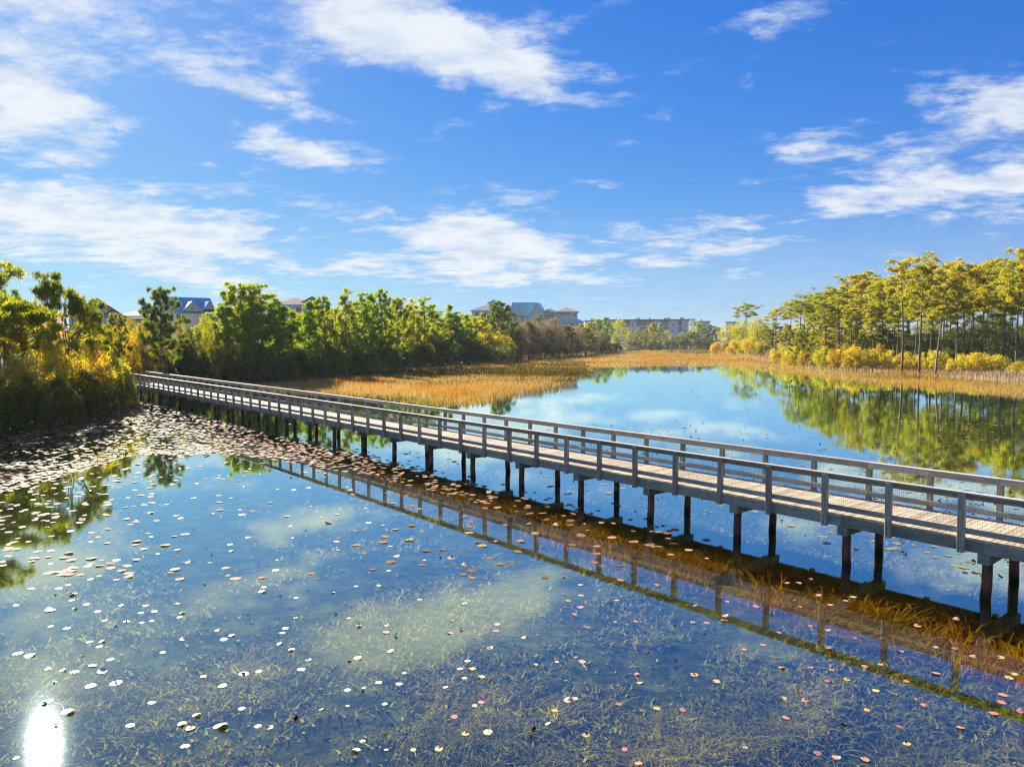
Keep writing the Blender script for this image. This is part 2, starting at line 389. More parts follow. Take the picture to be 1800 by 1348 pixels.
# ------------------------------------------------------------------ boardwalk
TH = .701; Lb = 6.0
BX, BY = 1.7435 * Lb, 2.8065 * Lb; BAY = .2732 * Lb; HR = .4131 * Lb; BW = .4275 * Lb
POSTB = HR - .2376 * Lb; DECK = HR - 1.07
K0, K1 = -4, 50            # bays; K0 lies outside the frame on the right
# local frame: x along the walk (away, to the left), y across (away from the camera side), z up
bridge = empty('boardwalk', (BX, BY, 0), math.pi / 2 + TH, 'long weathered grey wooden boardwalk with post and rail sides crossing the pond on round piles', 'boardwalk')
YS = -1  # across direction in local frame: world right/away = local -y
def Lc(k, wv_, z): return (k * BAY, -wv_, z)
rnd = random.Random(5)
def bev_box(lo, hi, mat, b=.006):
    import bmesh
    mb = MB().quadbox(lo, hi); me = mb.mesh('m', mat)
    bm = bmesh.new(); bm.from_mesh(me); bmesh.ops.bevel(bm, geom=bm.edges[:], offset=b, segments=1, affect='EDGES'); bm.to_mesh(me); bm.free(); return me
PW = .14
post_near = bev_box((-PW / 2, -PW / 2, POSTB), (PW / 2, PW / 2, HR - .04), 'post_wood', .008)
capb = bev_box((-BAY + .004, -.082, -.038), (BAY - .004, .082, 0), 'sunlit_cap_wood', .004)
rail = bev_box((-BAY / 2 + .003, -.019, -.14), (BAY / 2 - .003, .019, 0), 'rail_wood', .003)
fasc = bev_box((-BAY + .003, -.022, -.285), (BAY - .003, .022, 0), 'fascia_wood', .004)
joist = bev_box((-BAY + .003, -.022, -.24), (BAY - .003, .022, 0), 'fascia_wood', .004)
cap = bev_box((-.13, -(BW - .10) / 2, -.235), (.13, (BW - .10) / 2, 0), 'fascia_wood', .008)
bolt = MB().tube([(0, 0, 0), (0, .012, 0)], [.016, .016], 6).mesh('bolt', 'wire')
# wire mesh panel, made once
mb = MB(); x0, x1 = -BAY / 2 + PW / 2, BAY / 2 - PW / 2; z0, z1 = .22, 1.07 - .17; q = .0017
def wire(a, b):
    a = np.array(a); b = np.array(b); bb = len(mb.v)
    d_ = (b - a) / np.linalg.norm(b - a); s1 = np.cross(d_, (0, 1, 0)); off = [s1 * q, np.array((0, q, 0)) * .9 - s1 * q * .6, np.array((0, -q, 0)) * .9 - s1 * q * .6]
    for p_ in (a, b): mb.v += [tuple(p_ + o_) for o_ in off]
    for i in range(3): j = (i + 1) % 3; mb.f.append((bb + i, bb + j, bb + 3 + j, bb + 3 + i))
xx = x0 + .02
while xx < x1: wire((xx, 0, z0), (xx, 0, z1)); xx += .0508
zz_ = z0 + .03
while zz_ < z1: wire((x0, .003, zz_), (x1, .003, zz_)); zz_ += .1016
panel = mb.mesh('wire_panel', 'wire')
sides = ((0.0, 1), (BW, -1))
for k in range(K0, K1):
    for wv_, sd in sides:
        o = obj('post', post_near, bridge, Lc(k, wv_, 0)); o.rotation_euler = (rnd.gauss(0, .006), rnd.gauss(0, .006), rnd.gauss(0, .03))
        inner = wv_ + sd * (PW / 2 + .021)
        obj('handrail', rail, bridge, Lc(k + .5, inner, HR - .041))
        obj('bottom_rail', rail, bridge, Lc(k + .5, inner, DECK + .225 + rnd.gauss(0, .006)))
        obj('wire_panel', panel, bridge, Lc(k + .5, inner + sd * .022, DECK))
        if -1 <= k < 16:
            for zb in (DECK - .10, DECK - .24): obj('bolt', bolt, o, (0, YS * -sd * (PW / 2 - .002) if wv_ > 0 else PW / 2 - .002, zb))
        if (k - K0) % 2 == 0:
            obj('rail_cap', capb, bridge, Lc(k + 1, wv_ + sd * .02, HR + rnd.gauss(0, .0015)))
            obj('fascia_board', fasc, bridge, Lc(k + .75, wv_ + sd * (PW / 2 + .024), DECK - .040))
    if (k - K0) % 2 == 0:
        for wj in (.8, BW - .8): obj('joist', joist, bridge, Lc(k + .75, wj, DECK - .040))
pile_meshes = []
for i in range(5):
    r0 = random.Random(i + 3); lean = r0.gauss(0, .02); ln2 = r0.gauss(0, .02); mid = r0.gauss(0, .018)
    pile_meshes.append(MB().tube([(-lean * 2, -ln2 * 2, -.95), (-lean - mid, -ln2, -.2), (mid, 0, .35), (0, 0, .86)], [.122, .118, .112, .108], 14).mesh('pile', 'pile_wood', True))
for j in range(0, (K1 - K0) // 2):
    kb = K0 + 2 * j - .27
    obj('pile_cap', cap, bridge, Lc(kb, BW / 2, DECK - .325))
    for wp in (.335, 2.29):
        o = obj('pile', pile_meshes[rnd.randrange(5)], bridge, Lc(kb, wp + rnd.gauss(0, .02), 0), rz=rnd.uniform(0, 6))
# deck planks: nearest 300 each a part, the rest one joined part
PL = .143; ntot = int((K1 - K0) * BAY / PL)
plank_meshes = [bev_box((-PL / 2 + .004, -(BW - .20) / 2 - e1, -.038), (PL / 2 - .004, (BW - .20) / 2 + e2, 0), 'plank_wood', .004)
                for e1, e2 in ((.0, .0), (.006, -.004), (-.005, .007), (.01, .004))]
far_pl = MB()
order = list(range(ntot))
first = int(2.2 * BAY / PL)   # the planks out of frame on the right are not built one by one
cnt = 0
for i in order:
    xk = K0 * BAY + (i + .5) * PL; zt = DECK + rnd.uniform(-.003, .003)
    if i >= first and cnt < 298:
        cnt += 1
        o = obj('plank', plank_meshes[rnd.randrange(4)], bridge, (xk, -BW / 2, zt)); o.rotation_euler = (0, rnd.gauss(0, .006), rnd.gauss(0, .0015))
    else:
        far_pl.quadbox((xk - PL / 2 + .004, -BW + .10, zt - .038), (xk + PL / 2 - .004, -.10, zt))
tag(obj('deck_boards', far_pl.mesh('deck_boards', 'plank_wood'), bridge), kind='stuff')

# ------------------------------------------------------------------ haze
m = bpy.data.materials.new('haze'); m.use_nodes = True; n = NT(m.node_tree); n.n.clear(); MATS['haze'] = m
vol = n.node('ShaderNodeVolumePrincipled', {'Color': (.86, .93, 1.0, 1), 'Density': .00009, 'Anisotropy': .2})
n.l.new(vol.outputs[0], n.node('ShaderNodeOutputMaterial').inputs['Volume'])
tag(obj('haze', MB().quadbox((-4600, -4600, -4), (4600, 4600, 42)).mesh('haze', 'haze')), 'thin pale haze over the pond and the far bank', 'haze', kind='stuff')

# ------------------------------------------------------------------ buildings
def part(name, mb_, mat, parent, smooth=False): return obj(name, mb_.mesh(name, mat, smooth), parent)
def yaw_to_cam(x, y, extra=0): return math.atan2(-x, y) * 1.0 + extra   # local -y looks to the camera
def window(parent, x, y, z, w_, h_, face='-y', mat='glass'):
    """frame with a recessed pane; y is the wall plane"""
    f = MB(); t = .09
    if face == '-y':
        f.quadbox((x - w_ / 2 - t, y - .06, z - t), (x + w_ / 2 + t, y - .004, z)).quadbox((x - w_ / 2 - t, y - .06, z + h_), (x + w_ / 2 + t, y - .004, z + h_ + t))
        f.quadbox((x - w_ / 2 - t, y - .06, z), (x - w_ / 2, y - .004, z + h_)).quadbox((x + w_ / 2, y - .06, z), (x + w_ / 2 + t, y - .004, z + h_)).quadbox((x - .03, y - .05, z), (x + .03, y - .02, z + h_))
        p_ = MB().quadbox((x - w_ / 2, y - .028, z), (x + w_ / 2, y - .006, z + h_))
    else:
        sx = 1 if face == '+x' else -1
        lo, hi = sorted((x + sx * .004, x + sx * .06)); l2, h2 = sorted((x + sx * .006, x + sx * .028))
        f.quadbox((lo, y - w_ / 2 - t, z - t), (hi, y + w_ / 2 + t, z)).quadbox((lo, y - w_ / 2 - t, z + h_), (hi, y + w_ / 2 + t, z + h_ + t))
        f.quadbox((lo, y - w_ / 2 - t, z), (hi, y - w_ / 2, z + h_)).quadbox((lo, y + w_ / 2, z), (hi, y + w_ / 2 + t, z + h_))
        p_ = MB().quadbox((l2, y - w_ / 2, z), (h2, y + w_ / 2, z + h_))
    w_o = part('window', f, 'trim_white', parent); part('pane', p_, mat, w_o); return w_o
def hip_roof(parent, x0, x1, y0, y1, z, rise, mat, over=.6, eave='trim_white', ridge=None):
    x0 -= over; x1 += over; y0 -= over; y1 += over
    w_, d_ = x1 - x0, y1 - y0; r_ = min(w_, d_) / 2 if ridge is None else ridge; ym = (y0 + y1) / 2; xm = (x0 + x1) / 2
    if w_ >= d_: a, b = (x0 + r_, ym, z + rise), (x1 - r_, ym, z + rise)
    else: a, b = (xm, y0 + r_, z + rise), (xm, y1 - r_, z + rise)
    c = [(x0, y0, z), (x1, y0, z), (x1, y1, z), (x0, y1, z)]
    mb_ = MB()
    if w_ >= d_: fs = [[c[0], c[1], b, a], [c[1], c[2], b], [c[2], c[3], a, b], [c[3], c[0], a]]
    else: fs = [[c[0], c[1], a], [c[1], c[2], b, a], [c[2], c[3], b], [c[3], c[0], a, b]]
    for f_ in fs: mb_.poly(f_)
    mb_.poly(c[::-1])
    ro = part('roof', mb_, mat, parent)
    part('eave', MB().quadbox((x0 + .02, y0 + .02, z - .28), (x1 - .02, y1 - .02, z - .01)), eave, ro); return ro
def gable_roof(parent, x0, x1, y0, y1, z, rise, mat, axis='y', over=.6, t=.22, gmat='stucco', trim='trim_white'):
    """ridge along axis"""
    if axis == 'y':
        xm = (x0 + x1) / 2; sl_ = rise / ((x1 - x0) / 2); X0, X1 = x0 - over, x1 + over; zo = z - over * sl_
        pts = [(X0, y0 - over, zo), (xm, y0 - over, z + rise), (X1, y0 - over, zo), (X1, y0 - over, zo + t), (xm, y0 - over, z + rise + t), (X0, y0 - over, zo + t)]
        ro = part('roof', MB().solid(pts, (0, y1 - y0 + 2 * over, 0)), mat, parent)
        part('gable', MB().solid([(x0, y0 + .003, z), (x1, y0 + .003, z), (xm, y0 + .003, z + rise - .02)], (0, y1 - y0 - .006, 0)), gmat, parent)
        tp = [(p_[0], p_[1] - .05, p_[2] - .03) for p_ in pts]; part('fascia', MB().solid(tp, (0, .04, 0)), trim, ro)
    else:
        ym = (y0 + y1) / 2; sl_ = rise / ((y1 - y0) / 2); Y0, Y1 = y0 - over, y1 + over; zo = z - over * sl_
        pts = [(x0 - over, Y0, zo), (x0 - over, ym, z + rise), (x0 - over, Y1, zo), (x0 - over, Y1, zo + t), (x0 - over, ym, z + rise + t), (x0 - over, Y0, zo + t)]
        ro = part('roof', MB().solid(pts, (x1 - x0 + 2 * over, 0, 0)), mat, parent)
        part('gable', MB().solid([(x0 + .003, y0, z), (x0 + .003, y1, z), (x0 + .003, ym, z + rise - .02)], (x1 - x0 - .006, 0, 0)), gmat, parent)
    return ro
def site(px, dist):
    """place on the ground at a bearing and a distance; u = metres per photo pixel there, zt(y) = height seen at photo row y"""
    x = (px - 900) / F_PX * dist; y = dist * .998
    return x, y, dist / F_PX, (lambda py: CAM_H + (HOR - py) / F_PX * dist)

# house with brown tiled gables, left
x, y, u, zt = site(205, 170)
b = empty('house', (x, y, .6), yaw_to_cam(x, y), 'cream house with stepped brown tiled gable roofs rising between the left pines', 'house'); e0 = .6
wl = lambda nm, lo, hi, mt, pr: part(nm, MB().quadbox(lo, hi), mt, pr)
t1, t2, t3 = zt(527) - e0, zt(543) - e0, zt(557) - e0
wl('wall', (-9, 0, 0), (1.2, 12, t2 - 1.2), 'stucco_pink', b)
gable_roof(b, -8.0, 1.2, 0, 12, t2 - 1.2, t1 - t2 + 1.2, 'roof_brown', 'y', .5, .25, 'stucco_pink', 'trim_brown')
wl('wing_wall', (-4, -4, 0), (3.2, -.01, t3 - .6), 'stucco_white', b)
gable_roof(b, -3.6, 3.0, -4, -.5, t3 - .6, t2 - t3 + .1, 'roof_brown', 'y', .5, .2, 'stucco_pink', 'trim_brown')
wl('side_wall', (3.2, -3, 0), (9, 6, t3 - .8), 'stucco_white', b)
hip_roof(b, 3.4, 9, -3, 6, t3 - .6, 1.4, 'roof_brown', .4, 'trim_brown')
window(b, 5.6, -3, t3 - 2.4, 1.8, 1.1); window(b, 0, -4, t3 - 2.6, 1.2, 1.2); window(b, 8, -3, t3 - 2.4, .9, 1.1)
# house with grey hip roof
x, y, u, zt = site(272, 215)
b = empty('house', (x, y, .6), yaw_to_cam(x, y), 'low house with grey hip roof and white ridge beside the brown tiled house', 'house')
wl('wall', (-9, 0, 0), (9, 12, zt(556) - .6), 'stucco_white', b); hip_roof(b, -9, 9, 0, 12, zt(556) - .6, (zt(543) - zt(556)), 'roof_grey', .6)
part('ridge_cap', MB().tube([(-2.9, 6, zt(542.8) - .6), (2.9, 6, zt(542.8) - .6)], [.15, .15], 6), 'trim_white', b)
for i in range(4): window(b, -6 + i * 4, 0, zt(556) - 3.0, 1.2, 1.4)
# blue roofed house
x, y, u, zt = site(345, 200)
b = empty('house', (x, y, .6), yaw_to_cam(x, y, .25), 'cream house with bright blue metal roof and triangular dormer behind the lone pine', 'house')
zr, zw = zt(522) - .6, zt(549) - .6
wl('wall', (-6.5, 0, 0), (5.6, 11, zw), 'stucco_cream', b); gable_roof(b, -6.0, 5.2, 0, 11, zw, zr - zw - .2, 'roof_blue', 'x', .5, .2, 'gable_tan')
gable_roof(b, -3.2, 1.6, -1.2, 5, zw + .2, (zr - zw) * .62, 'roof_blue', 'y', .3, .15, 'gable_tan')
gable_roof(b, 2.4, 5.0, -.6, 5, zw + .9, (zr - zw) * .5, 'roof_blue', 'y', .3, .15, 'gable_tan')
window(b, -.8, -1.2 + .003, zw + .5, .9, .8); window(b, -4, 0, zw - 2, 1.1, 1.4); window(b, 3, 0, zw - 2, 1.1, 1.4)
# brown hip roof behind pines
x, y, u, zt = site(530, 230)
b = empty('house', (x, y, .6), yaw_to_cam(x, y), 'house with only its low brown hip roof showing above the green pines', 'house')
wl('wall', (-7.5, 0, 0), (8, 12, zt(536) - .6), 'stucco', b); hip_roof(b, -7.6, 5, 0, 12, zt(536) - .6, zt(523) - zt(536), 'roof_brown', .5)
hip_roof(b, .4, 7, 2, 10, zt(532) - .6, zt(519.5) - zt(532), 'roof_brown', .4)
for i in range(3): window(b, -5 + i * 4.5, 0, zt(536) - 2.8, 1.2, 1.4)
def push(b, k):
    """set a building k times further off, keeping the size it shows"""
    b.location = (b.location.x * k, b.location.y * k, .6 - (CAM_H - .6) * (k - 1)); b.scale = (k, k, k)
# clubhouse with cupola
x, y, u, zt = site(858, 300)
b = empty('building', (x, y, .6), yaw_to_cam(x, y), 'pale building with grey hip roof and small square lookout tower', 'building')
wl('wall', (-6.5, 0, 0), (8, 12, zt(546) - .6), 'stucco_cream', b); hip_roof(b, -6.5, 8, 0, 12, zt(546) - .6, zt(535) - zt(546), 'roof_grey', .7)
wl('tower_wall', (.3, 1.5, zt(546) - .6), (4.3, 5.5, zt(533.5) - .6), 'stucco_cream', b); hip_roof(b, .3, 4.3, 1.5, 5.5, zt(533) - .6, zt(526.5) - zt(533), 'roof_teal', .6)
for i in range(3): window(b, -4.5 + i * 3.2, 0, zt(546) - 2.8, 1.3, 1.5)
for sx in (1.4, 3.2): window(b, sx, 1.5, zt(540) - .6, .8, 1.1)
push(b, 1.4)
# teal metal roof
x, y, u, zt = site(925, 280)
b = empty('building', (x, y, .6), yaw_to_cam(x, y, -.18), 'white building with steep ribbed teal metal roof above the grey thicket', 'building')
zw, zr = zt(555) - .6, zt(531) - .6
wl('wall', (-6.5, 0, 0), (5.5, 11, zw), 'stucco_white', b); gable_roof(b, -6.3, 2.6, 0, 11, zw, zr - zw - .2, 'roof_teal', 'x', .3, .2, 'stucco_white')
gable_roof(b, 1.0, 7.4, -1.6, 8, zw - .6, zr - zw, 'roof_teal', 'y', .3, .22, 'stucco_white')
gable_roof(b, -4.6, -.6, -1.0, 4, zw, (zr - zw) * .45, 'roof_teal', 'y', .2, .18, 'stucco_white')
wl('gable_wall', (1.0, -1.59, 0), (7.4, -.01, zw - .62), 'stucco_white', b)
for sx in (-4.5, -1.5): window(b, sx, 0, zw - 2.2, 1.1, 1.4)
push(b, 1.45)
# tan hip roofed three storey house
x, y, u, zt = site(985, 290)
b = empty('house', (x, y, .6), yaw_to_cam(x, y), 'tall beige house with tan hip roof and row of small square upper windows', 'house')
zw, zr = zt(548) - .6, zt(540) - .6
wl('wall', (-1.5, 0, 0), (6.6, 10, zw), 'stucco_cream', b); hip_roof(b, -1.5, 6.6, 0, 10, zw, zr - zw, 'roof_tan', .6, 'trim_white')
wl('bay_wall', (-7, -1.2, 0), (-1.51, 9, zw - .25), 'stucco_cream', b); hip_roof(b, -7, -1.5, -1.2, 9, zw - .25, zr - zw - .2, 'roof_tan', .5, 'trim_white')
for i in range(4): window(b, -5.8 + i * 1.05, -1.2, zt(562) - .6, .82, 1.9)
for i in range(3): window(b, .1 + i * 1.4, 0, zt(554) - .6, .85, .75)
window(b, 5.6, 0, zt(556) - .6, .6, .9)
wl('porch_wall', (2.4, -3, 0), (8.8, -.01, zt(567) - .6), 'stucco_white', b); hip_roof(b, 2.4, 8.8, -3, .2, zt(566) - .6, .9, 'roof_teal', .4)
window(b, 4.4, -3, zt(574) - .6, 1.3, 1.1); window(b, 7, -3, zt(574) - .6, 1.3, 1.1)
push(b, 1.4)
# condominium
def condo(px0, px1, dist, ytop, label, wings, floors=4):
    xm, y, u, zt = site((px0 + px1) / 2, dist); W_ = (px1 - px0) * u; e = .6
    b = empty('apartment_block', (xm, y, e), yaw_to_cam(xm, y), label, 'apartment block')
    top = zt(ytop) - e; fh = (top - 1.2) / floors
    x0 = -W_ / 2
    for (a, c, kind) in wings:
        xa, xc = x0 + a * W_, x0 + c * W_
        if kind == 'solid':
            wl('wall', (xa, -.6, 0), (xc - .01, 14, top - .52), 'stucco_white', b)
            nW = max(1, int((xc - xa) / 6))
            for f in range(floors):
                for i in range(nW): window(b, xa + (i + .5) * (xc - xa) / nW, -.6, f * fh + 1.3, 1.1, 1.3)
        else:
            wl('wall', (xa, 2.2, 0), (xc - .01, 14, top - .52), 'recess', b)
            for f in range(floors):
                z_ = f * fh + .3
                s_ = wl('balcony', (xa + .02, -.2, z_), (xc - .03, 2.19, z_ + .35), 'stucco_white', b)
                part('balcony_rail', MB().quadbox((xa + .05, -.15, z_ + .36), (xc - .06, -.05, z_ + 1.35)), 'stucco', s_)
                nW = max(1, int((xc - xa) / 4.5))
                for i in range(nW): window(b, xa + (i + .5) * (xc - xa) / nW, 2.2, z_ + 1.4, 1.5, 1.3)
            for i in range(int((xc - xa) / 9) + 1):
                xp = min(xa + .05 + i * 9, xc - .8); wl('pier', (xp, -.4, 0), (xp + .7, 2.18, top - .91), 'stucco_white', b)
    wl('roof', (x0 - .8, -1.6, top - .50), (x0 + W_ + .8, 15, top + .12), 'roof_green', b)
    r2 = random.Random(int(px0))
    for i in range(int(W_ / 11)):
        xx_ = x0 + 5 + i * 11 + r2.uniform(-3, 3)
        for j in range(r2.randint(1, 3)): wl('rooftop_unit', (xx_ + j * 1.7, 4, top + .12), (xx_ + j * 1.7 + 1.3, 5.5, top + .25 + r2.uniform(.8, 1.5)), 'unit_metal', b)
    push(b, 1.3); return b
condo(1050, 1207, 560, 562, 'long white four storey apartment block with dark green roof edge and balconies', [(0, .10, 's'), (.10, .16, 'solid'), (.16, .36, 'b'), (.36, .42, 'solid'), (.42, .62, 'b'), (.62, .68, 'solid'), (.68, .78, 'b'), (.78, .88, 'solid'), (.88, .93, 'b'), (.93, 1, 'solid')])
condo(1207, 1219, 575, 561.2, 'narrow pale stair tower at the right end of the long apartment block', [(0, 1, 'solid')])
condo(1218, 1245, 590, 565, 'short green-roofed wing beyond the right end of the long apartment block', [(0, .4, 'b'), (.4, 1, 'solid')])
condo(1275, 1296, 600, 566, 'small green-roofed block mostly hidden behind the yellow right-bank trees', [(0, 1, 'solid')])
condo(1028, 1052, 620, 563.5, 'distant green-roofed block left of the long apartment block', [(0, 1, 'b')])

# ------------------------------------------------------------------ vegetation builders
rs = np.random.RandomState(11)
def unit(a): return a / np.maximum(np.linalg.norm(a, axis=-1, keepdims=True), 1e-9)
def needle_tufts(C, n, L, Wd, up=.5, out_c=None):
    """n needles per centre"""
    m_ = len(C); P0 = np.repeat(C, n, 0)
    d = rs.normal(size=(m_ * n, 3)); d[:, 2] += up
    if out_c is not None: d += np.repeat(unit(C - out_c) * .6, n, 0)
    d = unit(d); s_ = unit(np.cross(d, rs.normal(size=d.shape)))
    Ln = L * rs.uniform(.7, 1.2, (m_ * n, 1)); P1 = P0 + d * Ln * .55 + s_ * Wd / 2; P2 = P0 + d * Ln * .45 - s_ * Wd / 2; P3 = P0 + d * Ln
    V = np.stack([P0, P1, P3, P2], 1).reshape(-1, 3); F = np.arange(len(V)).reshape(-1, 4)
    r_ = np.clip(np.repeat(rs.uniform(0, 1, m_), n) * .75 + rs.uniform(0, .28, m_ * n), 0, 1)
    return V, F, r_
def leaves(C, n, rad, size):
    m_ = len(C); P0 = np.repeat(C, n, 0) + rs.normal(size=(m_ * n, 3)) * rad * .5
    a = unit(rs.normal(size=(m_ * n, 3))); b_ = unit(np.cross(a, rs.normal(size=a.shape)))
    s_ = size * rs.uniform(.6, 1.3, (m_ * n, 1))
    V = np.stack([P0 - a * s_ / 2, P0 + b_ * s_ * .3, P0 + a * s_ / 2, P0 - b_ * s_ * .3], 1).reshape(-1, 3)
    F = np.arange(len(V)).reshape(-1, 4)
    r_ = np.clip(np.repeat(rs.uniform(0, 1, m_), n) * .7 + rs.uniform(0, .32, m_ * n), 0, 1)
    return V, F, r_
def blob_pts(c, r, n):
    d = unit(rs.normal(size=(n, 3))) * (rs.uniform(0, 1, (n, 1)) ** .45); return np.array(c) + d * np.array(r)
def bend(p0, p1, k=4, amp=.1):
    p0, p1 = np.array(p0, float), np.array(p1, float); L = np.linalg.norm(p1 - p0)
    o = rs.normal(size=3) * amp * L; t = np.linspace(0, 1, k)[:, None]
    return p0 + (p1 - p0) * t + o * np.sin(t * math.pi)
def tall_pine(H=20.0, style=0):
    tb = MB(); sway = rs.normal(size=2) * .5; ph = rs.uniform(0, 6)
    def axis(t): return np.array([sway[0] * t ** 1.5 + .12 * math.sin(ph + 5 * t), sway[1] * t ** 1.5 + .12 * math.cos(ph + 4 * t), H * t])
    ts = np.linspace(0, .97, 11); tb.tube([axis(t) for t in ts], [.20 * (1 - t) ** .8 + .035 for t in ts], 7)
    C = []
    lo = rs.uniform(.47, .61) if style == 0 else rs.uniform(.66, .74)
    nb = rs.randint(30, 42) if style == 0 else rs.randint(14, 18)
    for i in range(nb):
        t = lo + (1 - lo) * (i + rs.uniform(0, .6)) / nb; t = min(t, .97)
        a = i * 2.4 + rs.uniform(-.5, .5); f = (t - lo) / (1 - lo)
        L = (1.3 + 2.9 * math.sin(min(1, f * .75 + .25) * math.pi * .86)) * rs.uniform(.55, 1.2)
        rise = rs.uniform(.05, 1.1) + f * .6
        p0 = axis(t); p1 = p0 + np.array([math.cos(a) * L, math.sin(a) * L, rise * L * .6]); B = bend(p0, p1, 4, .09)
        tb.tube(B, [.06, .045, .03, .015], 4, False)
        for q_ in range(rs.randint(2, 4)):
            s_ = rs.uniform(.45, 1.08); c = p0 + (p1 - p0) * s_ + np.array([rs.normal() * .45, rs.normal() * .45, .12])
            if q_: tb.tube([p0 + (p1 - p0) * s_ * .7, c], [.025, .01], 3, False)
            C.append(blob_pts(c, (.8, .8, rs.uniform(.3, .6)), rs.randint(18, 44)))
    C.append(blob_pts(axis(1.0), (.8, .8, .4), 60)); C = np.concatenate(C)
    V, F, r_ = needle_tufts(C, 7, .40, .085, .6)
    return tb.mesh('trunk', 'bark', True), mesh_np('crown', V, F, 'pine_needles', r_)
def young_pine(H=12.0, w_=1.0, dense=1.0):
    tb = MB(); ph = rs.uniform(0, 6)
    def axis(t): return np.array([.2 * math.sin(ph + 3 * t) * t, .2 * math.cos(ph + 4 * t) * t, H * t])
    ts = np.linspace(0, .98, 9); tb.tube([axis(t) for t in ts], [.16 * (1 - t) ** .8 + .025 for t in ts], 6)
    C = []; nb = int(50 * dense)
    for i in range(nb):
        t = .20 + .79 * ((i + rs.uniform(0, .8)) / nb) ** .9; t = min(t, .985)
        a = i * 2.4 + rs.uniform(-.5, .5)
        L = (2.6 * w_ * min(1, (1 - t) * 1.9) ** .6 * min(1, .45 + t * 1.6) + .30) * rs.uniform(.45, 1.3)
        p0 = axis(t); p1 = p0 + np.array([math.cos(a) * L, math.sin(a) * L, L * rs.uniform(.25, .7)]); B = bend(p0, p1, 4, .07)
        tb.tube(B, [.045, .035, .022, .012], 4, False)
        for q_ in range(max(1, int(L * 1.35 + rs.uniform(0, 1)))):
            s_ = rs.uniform(.4, 1.05); c = p0 + (p1 - p0) * s_ + rs.normal(size=3) * .22
            C.append(blob_pts(c, (.46, .46, .30), rs.randint(18, 28)))
    C.append(blob_pts(axis(1.0) + [0, 0, .1], (.35, .35, .4), 26)); C = np.concatenate(C)
    V, F, r_ = needle_tufts(C, 7, .34, .07, .6)
    return tb.mesh('trunk', 'bark', True), mesh_np('crown', V, F, 'pine_needles', r_)
def gnarly_pine(H=13.0, sparse=1.0, fork=.32):
    tb = MB(); C = []
    base = np.array([0, 0, 0.]); f0 = np.array([rs.normal() * .3, rs.normal() * .3, H * fork])
    tb.tube(bend(base, f0, 5, .04), [.24, .22, .20, .19, .18], 8)
    def grow(p, d, L, r0, lev):
        q_ = p + d * L; B = bend(p, q_, 5, .12); tb.tube(B, list(np.linspace(r0, r0 * .6, 5)), 6, False)
        if lev == 0:
            for _ in range(rs.randint(2, 4)): C.append(blob_pts(q_ + rs.normal(size=3) * [.5, .5, .25], (.8, .8, .36), int(44 * sparse)))
            return
        for _ in range(rs.randint(2, 4)):
            nd = d + rs.normal(size=3) * .55; nd[2] = abs(nd[2]) * .8 + .12; nd = nd / np.linalg.norm(nd)
            s_ = rs.uniform(.5, 1); grow(p + (q_ - p) * s_ if s_ < .9 else q_, nd, L * rs.uniform(.55, .8), r0 * .55, lev - 1)
    for i in range(5):
        a = i * 1.3 + rs.uniform(0, .5); grow(f0, np.array([math.cos(a) * .62, math.sin(a) * .62, rs.uniform(.45, .95)]), H * .27, .11, 2)
    grow(f0, np.array([.05, .05, 1.]), H * .30, .13, 2)
    C = np.concatenate(C); V, F, r_ = needle_tufts(C, 8, .34, .07, .6)
    return tb.mesh('trunk', 'bark', True), mesh_np('crown', V, F, 'pine_needles', r_)
def round_tree(H=9.0, Wd=4.0, mat='broad_leaves', low=.18, ncl=150, nl=48, leaf=.20):
    tb = MB(); tb.tube(bend((0, 0, 0), (.1, .1, H * .8), 6, .02), [.16, .14, .12, .09, .06, .03], 6)
    C = []
    for i in range(ncl):
        t = rs.uniform(0, 1) ** .8; a = rs.uniform(0, 6.283); prof = math.sin(math.pi * min(.97, (t * .86 + .12))) ** .6
        rr = Wd * prof * rs.uniform(.45, 1.05); z_ = H * (low + (1 - low) * t)
        C.append((rr * math.cos(a), rr * math.sin(a), z_ * rs.uniform(.94, 1.03)))
    C = np.array(C)
    for c in C[::8]: tb.tube(bend((0, 0, max(.2, c[2] * .55)), c, 4, .08), [.05, .04, .025, .012], 4, False)
    V, F, r_ = leaves(C, nl, .62, leaf)
    return tb.mesh('trunk', 'bark', True), mesh_np('crown', V, F, mat, r_)
def shrub(H=3.0, Wd=2.2, mat='broad_leaves', ncl=74, nl=78, leaf=.17, up=False):
    tb = MB(); C = []
    for i in range(ncl):
        a = rs.uniform(0, 6.283); rr = Wd * rs.uniform(0, 1) ** .55; top = H * (1 - (rr / Wd) ** 2.4 * .62) * rs.uniform(.82, 1.1)
        z_ = top * rs.uniform(0, 1) ** .42; C.append((rr * math.cos(a), rr * math.sin(a), max(.12, z_)))
    C = np.array(C)
    for c in C[::9]: tb.tube(bend((c[0] * .15, c[1] * .15, 0), c, 4, .07), [.035, .028, .02, .008], 4, False)
    V, F, r_ = leaves(C, nl, .44, leaf)
    return tb.mesh('stem', 'bark', True), mesh_np('crown', V, F, mat, r_)
